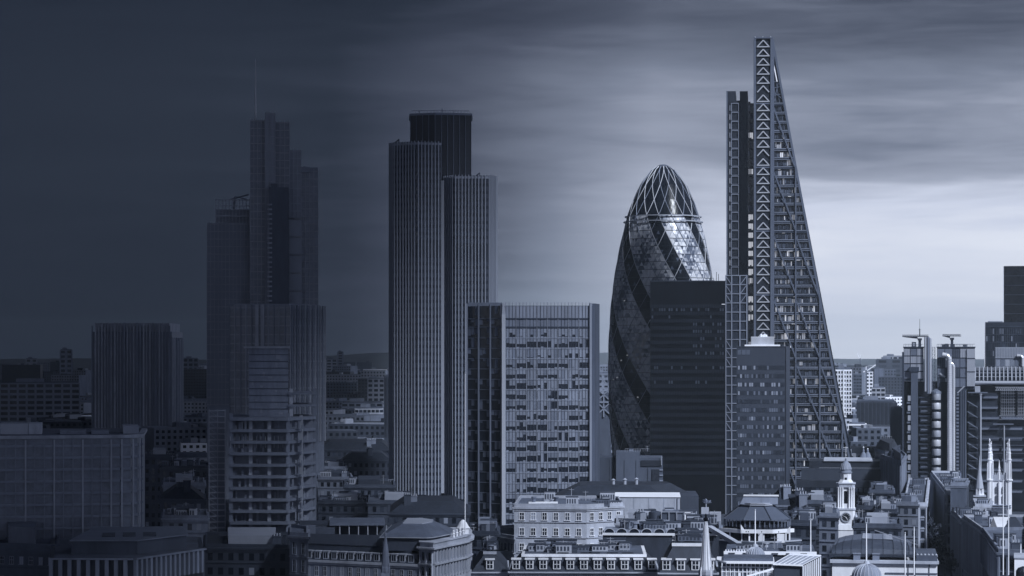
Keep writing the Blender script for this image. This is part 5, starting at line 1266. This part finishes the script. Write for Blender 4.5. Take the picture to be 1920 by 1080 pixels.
# long parapets and slate mansards across the bottom
def slate_range(a, c, ridge, eave, D, label, cat, seed, white=True, dorm=2.7, tilt=0):
    T = Th('slate_mansard', label, cat, (a + c) / 2, D); x, z = T.x, T.z; r = random.Random(seed)
    T.part('wall', MB().box(x(a), x(c), 0, 26, 0, z(eave)), S_LIGHT)
    P = [(x(a), -.3), (x(c), -.3), (x(c), 26.3), (x(a), 26.3)]; k = 2.6
    T.part('roof', MB().loft(P, z(eave), offset(P, -k), z(ridge)), SLATE)
    I = offset(P, -k + .25); T.part('roof_rim', MB().prism(I, z(ridge), z(ridge) + .55), S_WHITE if white else S_LIGHT); T.part('gutter', MB().prism(offset(P, .3), z(eave) - .25, z(eave)), S_LIGHT)
    T.part('roof_deck', MB().prism(offset(P, -k - .4), z(ridge) + .55, z(ridge) + .6), FELT)
    n = int((x(c) - x(a)) / dorm)
    for i in range(n):
        cx = x(a) + (i + .5) * (x(c) - x(a)) / n; b = MB(); z0 = z(eave) + .5
        b.box(cx - .75, cx + .75, -.2, 2.4, z0, z0 + 1.9, 0); b.box(cx - .55, cx + .55, -.26, -.2, z0 + .2, z0 + 1.7, 1); b.box(cx - .05, cx + .05, -.32, -.26, z0 + .2, z0 + 1.7, 0); b.box(cx - .55, cx + .55, -.32, -.26, z0 + .95, z0 + 1.05, 0); b.box(cx - 1, cx + 1, -.4, 2.4, z0 + 1.9, z0 + 2.1, 0); T.part('dormer', b, [S_WHITE, G_DARK])
    plant(T, I, z(ridge) + .6, 30, [CONC, STEELM, PANEL, S_LIGHT, DARKM], seed, 1.8)
    for i in range(6):
        xx = x(r.uniform(a + 10, c - 20)); T.part('skylight', MB().box(xx, xx + 2.2, -.3 + k + .6, k + 1.6, z(ridge) + .6, z(ridge) + .8), DARK)
    return T
slate_range(955, 1235, 1046, 1072, 470, 'long slate mansard with pale rim and white dormers along the bottom, centre', 'building', 61)
slate_range(884, 953, 1041, 1072, 475, 'short dark slate roof below the gridded tower with one dormer', 'building', 62, False, 6)
slate_range(1236, 1345, 1026, 1074, 440, 'tall slate mansard with white roof line behind the pale stone spire', 'building', 63)
def arched_parapet():
    T = Th('arcaded_roof_building', 'long flat roofed building with a white arcaded roof parapet, centre right', 'building', 1270, 520); x, z = T.x, T.z
    P = ccw([(x(1130), 0), (x(1345), 0), (x(1352, 14), 14), (x(1130, 14), 14)]); T.part('wall', MB().prism(P, 0, z(1004)), SLATE)
    T.part('parapet', MB().box(x(1130), x(1345), -.4, .4, z(1004), z(1000)), S_WHITE); 
    for i in range(9):
        cx = 1142 + i * 23.5; b = MB(); w = 10 * T.s; pts = [(x(cx) - w, z(1000))] + [(x(cx) + w * math.cos(math.pi * (1 - k / 8)), z(1000) + 1.0 * math.sin(math.pi * k / 8)) for k in range(1, 8)] + [(x(cx) + w, z(1000))]
        b.xz(pts, .5, 1.2); T.part('arch_light', b, G_DARK); b = MB()
        for p, q in zip(pts, pts[1:]): b.bar((p[0], .35, p[1]), (q[0], .35, q[1]), .16)
        T.part('arch_rim', b, S_LIGHT)
    T.part('roof_deck', MB().box(x(1132), x(1344), 1.3, 13, z(1000), z(996)), CONC); plant(T, [(x(1140), 2), (x(1340), 2), (x(1340), 12), (x(1140), 12)], z(996), 30, [CONC, PANEL, S_LIGHT, DARKM, STEELM], 15, 2.0)
    # slanting ramp-like roof edge
    b = MB(); b.bar((x(1330), 2, z(990)), (x(1418), -22, z(1028)), 1.2, .9); T.part('sloping_parapet', b, S_LIGHT)
    T = Th('long_white_parapet_building', 'low building with a long white parapet and dark roof hatches before the pavilion', 'building', 1430, 480); x, z = T.x, T.z
    T.part('wall', MB().box(x(1358), x(1530), 0, 22, 0, z(1040)), SLATE); T.part('parapet', MB().box(x(1357), x(1531), -.3, .5, z(1040), z(1034)), WHITE); T.part('roof', MB().box(x(1360), x(1528), .6, 22, z(1040), z(1037)), FELT)
    for i in range(6): T.part('roof_hatch', MB().box(x(1366 + i * 27), x(1378 + i * 27), -.45, -.31, z(1038.5), z(1036.5)), DARKM)
    b = MB()
    for i in range(9): b.box(x(1360 + i * 5), x(1362 + i * 5), -.2, .3, z(1034), z(1031))
    T.part('merlons', b, WHITE); plant(T, [(x(1366), 3), (x(1520), 3), (x(1520), 18), (x(1366), 18)], z(1037), 10, [LEAD, CONC, PANEL, S_LIGHT], 19, 1.6)
arched_parapet()
def glass_pavilions():
    T = Th('glazed_roof_pavilion', 'white framed glazed pavilion with projecting flat eaves at the bottom edge', 'pavilion', 1400, 440); x, z = T.x, T.z
    T.part('glass_wall', MB().box(x(1352), x(1448), 0, 10, 0, z(1056)), mat('pavilion_glass', .10, .3, var=.4, scale=.8, streak=False)); T.part('eaves', MB().prism(ccw([(x(1343), 4), (x(1362), -1.2), (x(1452), -1.2), (x(1452), 10.5), (x(1343), 10.5)]), z(1056), z(1053)), WHITE)
    T.part('roof', MB().box(x(1356), x(1450), 1, 10, z(1053), z(1048)), LEAD)
    for i in range(13): T.part('mullion', MB().box(x(1353 + i * 7.8), x(1353 + i * 7.8) + .16, -.25, -.01, 0, z(1056)), WHITE)
    for i in range(3): T.part('transom', MB().box(x(1352), x(1448), -.2, -.01, z(1064 + i * 9), z(1064 + i * 9) + .15), WHITE)
    r = random.Random(77)
    for i in range(24): a = r.uniform(1355, 1442); T.part('interior_object', MB().box(x(a), x(a + r.uniform(2, 5)), -.1, -.02, z(1080), z(r.uniform(1062, 1074))), r.choice([PANEL, S_LIGHT, DARKM, S_WHITE]))
    T = Th('glazed_rooflight', 'long shed shaped glass rooflight with white ribs at the bottom edge', 'rooflight', 1495, 430); x, z = T.x, T.z
    b = MB(); b.add([(x(1450), 0, z(1058)), (x(1505), 0, z(1060)), (x(1540), 8, z(1049)), (x(1480), 8, z(1047))], [(0, 1, 2, 3)]); T.part('glass_roof', b, PANEL)
    T.part('wall', MB().prism(ccw([(x(1452), .2), (x(1504), .2), (x(1538), 8), (x(1480), 8)]), 0, z(1062)), DARKM)
    for i in range(7): b = MB(); b.bar((x(1450 + i * 9.1), -.05, z(1057.5 + i * .3)), (x(1480 + i * 10), 8, z(1046.5 + i * .3)), .1); T.part('roof_rib', b, S_WHITE)
    for i in range(10): f = i / 9; T.part('side_post', MB().box(x(1506 + f * 33) - .1, x(1506 + f * 33) + .1, f * 8 - .35, f * 8 - .1, z(1090), z(1061 - f * 10)), WHITE)
    T.part('ridge_beam', MB().bar((x(1480), 8, z(1046)), (x(1540), 8, z(1048.5)), .3), WHITE); T.part('eaves_beam', MB().bar((x(1449), -.2, z(1058)), (x(1506), -.2, z(1060)), .28), WHITE)
    b = MB(); b.bar((x(1400), -2, z(1080)), (x(1450), -1, z(1066)), .35); T.part('handrail', b, WHITE)
    # terrace and lantern by the tree planted roof
    T = Th('roof_garden_tree', 'small round tree growing on the roof terrace left of the pavilion', 'tree', 1362, 530); 
    tree(T, T.z(985), 2.6, 33)
    for i, (px, D, top) in enumerate(((1345, 545, 978), (1352, 540, 982), (1335, 548, 981))):
        T = Th('roof_shrub', ['dark evergreen shrub on the roof terrace, middle one of three', 'dark evergreen shrub on the roof terrace, nearest the octagonal pavilion', 'dark evergreen shrub on the roof terrace, leftmost of three'][i], 'shrub', px, D, 'shrubs on the roof terrace'); tree(T, T.z(top), 1.6, 50 + i)
glass_pavilions()
def weather_statue():
    T = Th('rooftop_sculpture', 'winged iron emblem on a stone pedestal above the pale spire', 'statue', 1322, 600); x, z = T.x, T.z; r = random.Random(1)
    T.part('pedestal', MB().box(x(1314), x(1330), 0, 3, 0, z(970)).box(x(1315), x(1329), .2, 2.8, z(970), z(952)), S_LIGHT); T.part('post', MB().tube((x(1324), 1.5, z(952)), (x(1324), 1.5, z(944)), .15, 6), STEEL)
    b = MB()
    for i in range(16): t = r.uniform(.1, 3.0); l = r.uniform(.7, 1.5); b.bar((x(1324), 1.5, z(944)), (x(1324) + l * math.cos(t), 1.5 + r.uniform(-.4, .4), z(944) + l * .8 * math.sin(t)), .22)
    b.rev([(.1, z(945)), (.45, z(943)), (.4, z(939)), (.1, z(936))], 8, x(1324), 1.5); T.part('emblem', b, STEELM)
    T.part('side_wall', MB().box(x(1330) + .02, x(1352), .5, 6, 0, z(962)), S_LIGHT)
    T = Th('roof_tanks', 'frame of glazed plant boxes on the roof beside the winged emblem', 'roof structure', 1275, 600); x, z = T.x, T.z
    T.part('dark_tank', MB().rev([(1.6, z(984)), (1.6, z(961)), (.2, z(958))], 14, x(1228), 2), DARKM, smooth=True)
    for i, m in enumerate((DARKM, DARKM, STEELM, WHITE)): T.part('plant_box', MB().box(x(1241 + i * 14), x(1253 + i * 14), 0, 3, z(983), z(962)), m)
    for i in range(5): T.part('frame_post', MB().box(x(1240 + i * 14.5) - .08, x(1240 + i * 14.5) + .08, -.5, -.3, z(986), z(959)), STEEL)
    T.part('frame_rail', MB().box(x(1240), x(1299), -.5, -.3, z(959) - .1, z(959)), STEEL)
weather_statue()
# ================================================================== distant named blocks
def slab(px0, px1, top, D, m, label, rows=3.6, cols=4.0, dp=18, frame=None, name='distant_block', fill=.55, gm=None):
    T = Th(name, label, 'building', (px0 + px1) / 2, D); x, z = T.x, T.z
    T.part('wall', MB().box(x(px0), x(px1), 0, dp, 0, z(top)), m); T.part('roof', MB().box(x(px0) + 1, x(px1) - 1, 1, dp - 1, z(top), z(top) + .8), FELT)
    zz = z(top) - 1; cells = []; w = x(px1) - x(px0); n = max(1, int(w / cols))
    while zz - rows > T.zmin(): cells += [((i + .5) * w / n, zz - rows * fill) for i in range(n)]; zz -= rows
    windows(T, (x(px0), 0), (x(px1), 0), cells, cols * .8, rows * fill, gm or [G_DARK, G_MID], [4, 1][:len(gm or [0, 0])], frame, False)
    T.part('rooftop_cabin', MB().box(x(px0) + w * .2, x(px0) + w * .55, 4, dp - 4, z(top) + .8, z(top) + 3), CONC); return T
T = slab(1566, 1597, 693, 1750, WHITE, 'bright white gridded tower block beside the wedge tower edge', 3.1, 2.0, frame=WHITE, fill=.62)
T.part('centre_rib', MB().box(T.x(1582) - .6, T.x(1582) + .6, -.5, -.01, 0, T.z(693)), WHITE)
slab(1600, 1616, 702, 2600, CONCD, 'dark slab with vertical stripes left of a white block, far right gap', 3.6, 3)
slab(1616, 1637, 697, 2650, WHITE, 'small white tower block with a construction crane on its roof', 4, 3.4)
slab(1642, 1693, 674, 3000, CONCD, 'long dark banded slab on the horizon left of the pipes building', 6, 12, dp=30)
slab(1655, 1693, 668, 3100, PANEL, 'white roof storey rising behind the dark banded slab', 6, 6)
slab(1606, 1680, 752, 1500, DARKM, 'long low black corrugated shed in the right gap', 20, 2.4, fill=.8, gm=[DARK])
slab(1669, 1694, 765, 1350, DARKM, 'dark ribbed box left of the steel pipes building', 60, 2.0, fill=.9, gm=[DARK])
slab(1634, 1660, 727, 1900, S_LIGHT, 'low pale office with deck roof in the right gap', 3.6, 3.5)
slab(1590, 1625, 795, 1450, WHITE, 'low white flat roofed building at the foot of the white tower', 3.6, 3.5)
slab(640, 718, 755, 1900, S_MID, 'long pale office with window bands left of the striped tower', 3.6, 5, dp=30)
slab(665, 719, 766, 1750, S_LIGHT, 'white gridded office left of the striped tower', 3.5, 3.0)
slab(689, 721, 710, 2500, S_LIGHT, 'pale square block above the white gridded office', 5, 5)
slab(632, 644, 660, 4500, CONC, 'slim tower on the horizon left of the striped tower', 5, 8)
slab(612, 632, 674, 4000, PANEL, 'pale twin slab on the left horizon beside the slim tower', 5, 8)
slab(720, 732, 705, 1300, DARKM, 'narrow dark striped block touching the striped tower', 60, 1.5, gm=[DARK])
slab(343, 372, 672, 3200, CONC, 'dim tower block right of the ribbed tower', 6, 6)
slab(112, 136, 656, 3000, CONC, 'small dim tower on the left horizon', 6, 6)
slab(0, 150, 718, 1700, LF1, 'long dim office range above the broad glass office', 4, 6, dp=30)
slab(48, 70, 673, 3500, PANEL, 'tiny pale slab on the far left horizon', 6, 6)
slab(388, 434, 738, 1400, CONCD, 'dim low block between the stepped skyscraper and the scaffold hoist', 3.6, 4)
slab(1119, 1142, 700, 2100, CONC, 'pale block glimpsed between gridded tower and bullet tower', 5, 4)
def far_crane(px, D, base, top, jib, label):
    T = Th('tower_crane', label, 'crane', px, D); x, z = T.x, T.z
    T.part('mast', MB().box(-.9, .9, -.9, .9, 0, z(top + 4)), STEELM); b = MB(); b.bar((0, 0, z(top + 6)), (x(px + jib), 0, z(top - 6)), 1.0); b.bar((0, 0, z(top + 6)), (x(px - jib * .3), 0, z(top + 7)), 1.4); b.bar((0, 0, z(top + 6)), (0, 0, z(top - 3)), .8); b.bar((0, 0, z(top - 3)), (x(px + jib), 0, z(top - 6)), .25); T.part('jib', b, WHITE)
far_crane(1624, 2500, 700, 690, 18, 'white luffing tower crane over the small white block'); far_crane(1613, 3600, 690, 668, -6, 'thin grey tower crane on the horizon right of the wedge tower')
def railway_truss():
    T = Th('braced_steel_building', 'pale cross braced steel frame between gridded tower and bullet tower', 'building', 1131, 1350); x, z = T.x, T.z
    T.part('wall', MB().box(x(1118), x(1146), .6, 20, 0, z(738)), CONCD); b = MB()
    for k in range(3):
        p = 702 + k * 26; b.bar((x(1119), 0, z(p)), (x(1145), 0, z(p + 24)), .7); b.bar((x(1145), 0, z(p)), (x(1119), 0, z(p + 24)), .7); b.box(x(1118), x(1146), -.5, .5, z(p) - .5, z(p) + .5)
    for a in (1119, 1132, 1145): b.box(x(a) - .4, x(a) + .4, -.3, .4, z(782), z(700))
    T.part('brace_frame', b, CONC)
railway_truss()
# ================================================================== the low city beyond
def far_city():
    r = random.Random(17); gaps = [(-20, 175, 'far left'), (340, 392, 'left'), (594, 735, 'middle'), (1117, 1146, 'centre'), (1560, 1695, 'right'), (1826, 1850, 'edge')]
    words = {'far left': 'behind the broad glass office', 'left': 'between the ribbed and stepped towers', 'middle': 'between the unfinished tower and striped tower', 'centre': 'between the gridded and bullet towers', 'right': 'between the wedge tower and pipes building', 'edge': 'right of the pipes building'}
    mats = [S_LIGHT, WHITE, S_MID, CONC, CONCD, BRICK, DARKM, S_DIRTY, PANEL]; wds = ['light stone', 'white', 'grey stone', 'concrete', 'dark concrete', 'brick', 'dark', 'sooty', 'pale panelled']
    # (wall, roof, window) tiny buildings
    n = 0; roofs = {}; cand = []; rest = MB()
    for (a, c, nm) in gaps:
        k = int(60 + (c - a) * 2.2) if nm != 'edge' else 6
        for i in range(k):
            f = r.random(); D = min(1350 / (1 - f * .80), 6800)
            px = r.uniform(a, c); w = r.uniform(14, 46) * (1 if D < 2500 else 1.6); d = r.uniform(12, 40); h = r.choice([9, 12, 14, 16, 19, 24, 32 if r.random() < .4 else 15]) * (1 if D < 3500 else 1.4)
            if D > 2500 and r.random() < .08: h = r.uniform(40, 62)
            cand.append((D, px, w, d, h, nm, a, c))
    cand.sort()
    for (D, px, w, d, h, nm, a, c) in cand:
            hid = vis = 0; row = HY + (CAMZ - h) * F / D; half = w / 2 / D * F
            for q in range(int(px - half), int(px + half) + 1):
                if q < max(a, 0) or q > c: continue
                if row < roofs.get(q, 1e9) - 1.5: vis += 1
                else: hid += 1
            if vis < max(2, hid * .3): continue
            stuff = n >= 280
            for q in range(int(px - half), int(px + half) + 1): roofs[q] = min(roofs.get(q, 1e9), row)
            q = r.choices(range(9), [5, 4, 4, 4, 3, 4, 3, 3, 3])[0]
            mk = lambda q_: '%s %s %s building %s, %s' % ('narrow' if w < 25 else 'wide', 'low' if h < 20 else 'tall', wds[q_], 'near the horizon' if D > 3800 else 'in the middle distance' if D > 2200 else 'beyond the rooftops', words[nm])
            for t_ in range(9):
                if mk(q) in LABELS: q = (q + 1) % 9
            lb = mk(q)
            if lb in LABELS: lb = lb.replace('wide tall', 'broad upright').replace('narrow tall', 'slim upright').replace(' low ', ' squat ')
            T = None if stuff else Th('distant_building', lb, 'building', px, D, 'distant city buildings ' + words[nm])
            rz = r.uniform(-.5, .5); b = MB(); kind = r.random()
            if T: T.o.rotation_euler = (0, 0, rz)
            b.box(-w / 2, w / 2, 0, d, 0, h, 0)
            if kind < .35 and h < 20:
                e = r.uniform(2, 4); b.xz([(-w / 2 - .3, h), (w / 2 + .3, h), (w / 2 + .3, h + .2), (w / 2 - 3, h + e), (-w / 2 + 3, h + e), (-w / 2 - .3, h + .2)], -.3, d + .3, 1)
            else:
                b.box(-w / 2 + .6, w / 2 - .6, .6, d - .6, h, h + .2, 1)
                for _ in range(r.randrange(1, 4)): xx = r.uniform(-w / 2 + 1, w / 2 - 5); b.box(xx, xx + r.uniform(2, 5), 2, d * .6, h + .2, h + r.uniform(1.2, 3.2), r.choice([0, 1, 2]))
            zz = h - 3
            while zz > 1 and D < 5000:
                nn = int(w / 3.4)
                for g_ in range(nn):
                    b.box(-w / 2 + (g_ + .3) * w / nn, -w / 2 + (g_ + .8) * w / nn, -.08, 0, zz, zz + 1.7, 3)
                zz -= 3.5
            n += 1
            if T: T.part('walls', b, [mats[q], r.choice([FELT, SLATE, FELTD, LEAD, CONC]), PANEL, G_DARK])
            else:
                cr, sr = math.cos(rz), math.sin(rz); X0 = (px - 960) / F * D; o0 = len(rest.v)
                rest.v += [(X0 + v[0] * cr - v[1] * sr, D + v[0] * sr + v[1] * cr, v[2]) for v in b.v]; rest.f += [tuple(i_ + o0 for i_ in f_) for f_ in b.f]; rest.m += [{0: q, 1: 9, 2: 8, 3: 10}[m_] for m_ in b.m]
    if rest.v: o = rest.build('distant_rooftops', mats + [FELT, G_DARK]); o['kind'] = 'stuff'
    # tree clumps beyond 1.4 km: crowds of crowns nobody could count
    b = MB()
    for i in range(1700):
        D = r.uniform(1400, 8500); px = r.uniform(-100, 2000); cx, cy = (px - 960) / F * D, D; s = r.uniform(3, 7); hz_ = r.uniform(5, 13)
        for _ in range(14):
            v = Vector((r.gauss(0, .5), r.gauss(0, .5), r.gauss(0, .4))) * s; d1 = Vector((r.gauss(0, 1), r.gauss(0, 1), r.gauss(0, 1))).normalized() * s * .5; d2 = d1.cross(Vector((r.gauss(0, 1), r.gauss(0, 1), r.gauss(0, 1)))).normalized() * s * .4; c0 = Vector((cx, cy, hz_)) + v
            b.add([c0 - d1, c0 + d2, c0 + d1, c0 - d2], [(0, 1, 2, 3)])
    o = b.build('distant_trees', LEAF); o['kind'] = 'stuff'
far_city()
# ================================================================== the air
hz = MB().box(-14100, 14100, -1300, 13100, -1, 262)
ho = hz.build('haze', []); ho['kind'] = 'stuff'
hm = bpy.data.materials.new('haze'); hm.use_nodes = True; ht = hm.node_tree; ht.nodes.clear()
hv = ht.nodes.new('ShaderNodeVolumePrincipled'); hv.inputs['Density'].default_value = 4.6e-5; hv.inputs['Color'].default_value = (.72, .85, 1, 1); hv.inputs['Anisotropy'].default_value = 0
hq = ht.nodes.new('ShaderNodeOutputMaterial'); ht.links.new(hv.outputs[0], hq.inputs['Volume']); ho.data.materials.append(hm)
# ================================================================== unseen bank added above the frame to shade the left of the city
def added_shade_cloud():
    b = MB(); r = random.Random(2); n = 60; bot = []
    for i in range(n + 1):
        y = -2600 + i * 16600 / n; zb = max(605, 130 + .162 * max(0, y)); k = (zb - 40) / SUN.z
        e = -.04 * (y - SUN.y * k) + SUN.x * k + 34 + 30 * math.sin(i * .9) + r.uniform(-12, 12); W_ = e - 1500
        bot.append([(-5500, y, zb + 40), (W_, y, zb + r.uniform(-10, 15)), (e - 500, y, zb + r.uniform(-8, 12)), (e - 60, y, zb + 20), (e, y, zb + 75), (e - 120, y, zb + 200), (e - 500, y, zb + 300 + r.uniform(-60, 60)), (W_, y, zb + 350 + r.uniform(-60, 60)), (-5500, y, zb + 300)])
    m = len(bot[0]); vs = [v for row in bot for v in row]
    b.add(vs, [(i * m + j, i * m + (j + 1) % m, (i + 1) * m + (j + 1) % m, (i + 1) * m + j) for i in range(n) for j in range(m)] + [tuple(range(m)), tuple(range(n * m, (n + 1) * m))[::-1]])
    o = b.build('added_shade_cloud', mat('pale_shade_cloud', .8, 1, var=.3, scale=.002, streak=False), smooth=True); o['kind'] = 'structure'  # added for its shadow; pale so the underside bounces light back
added_shade_cloud()
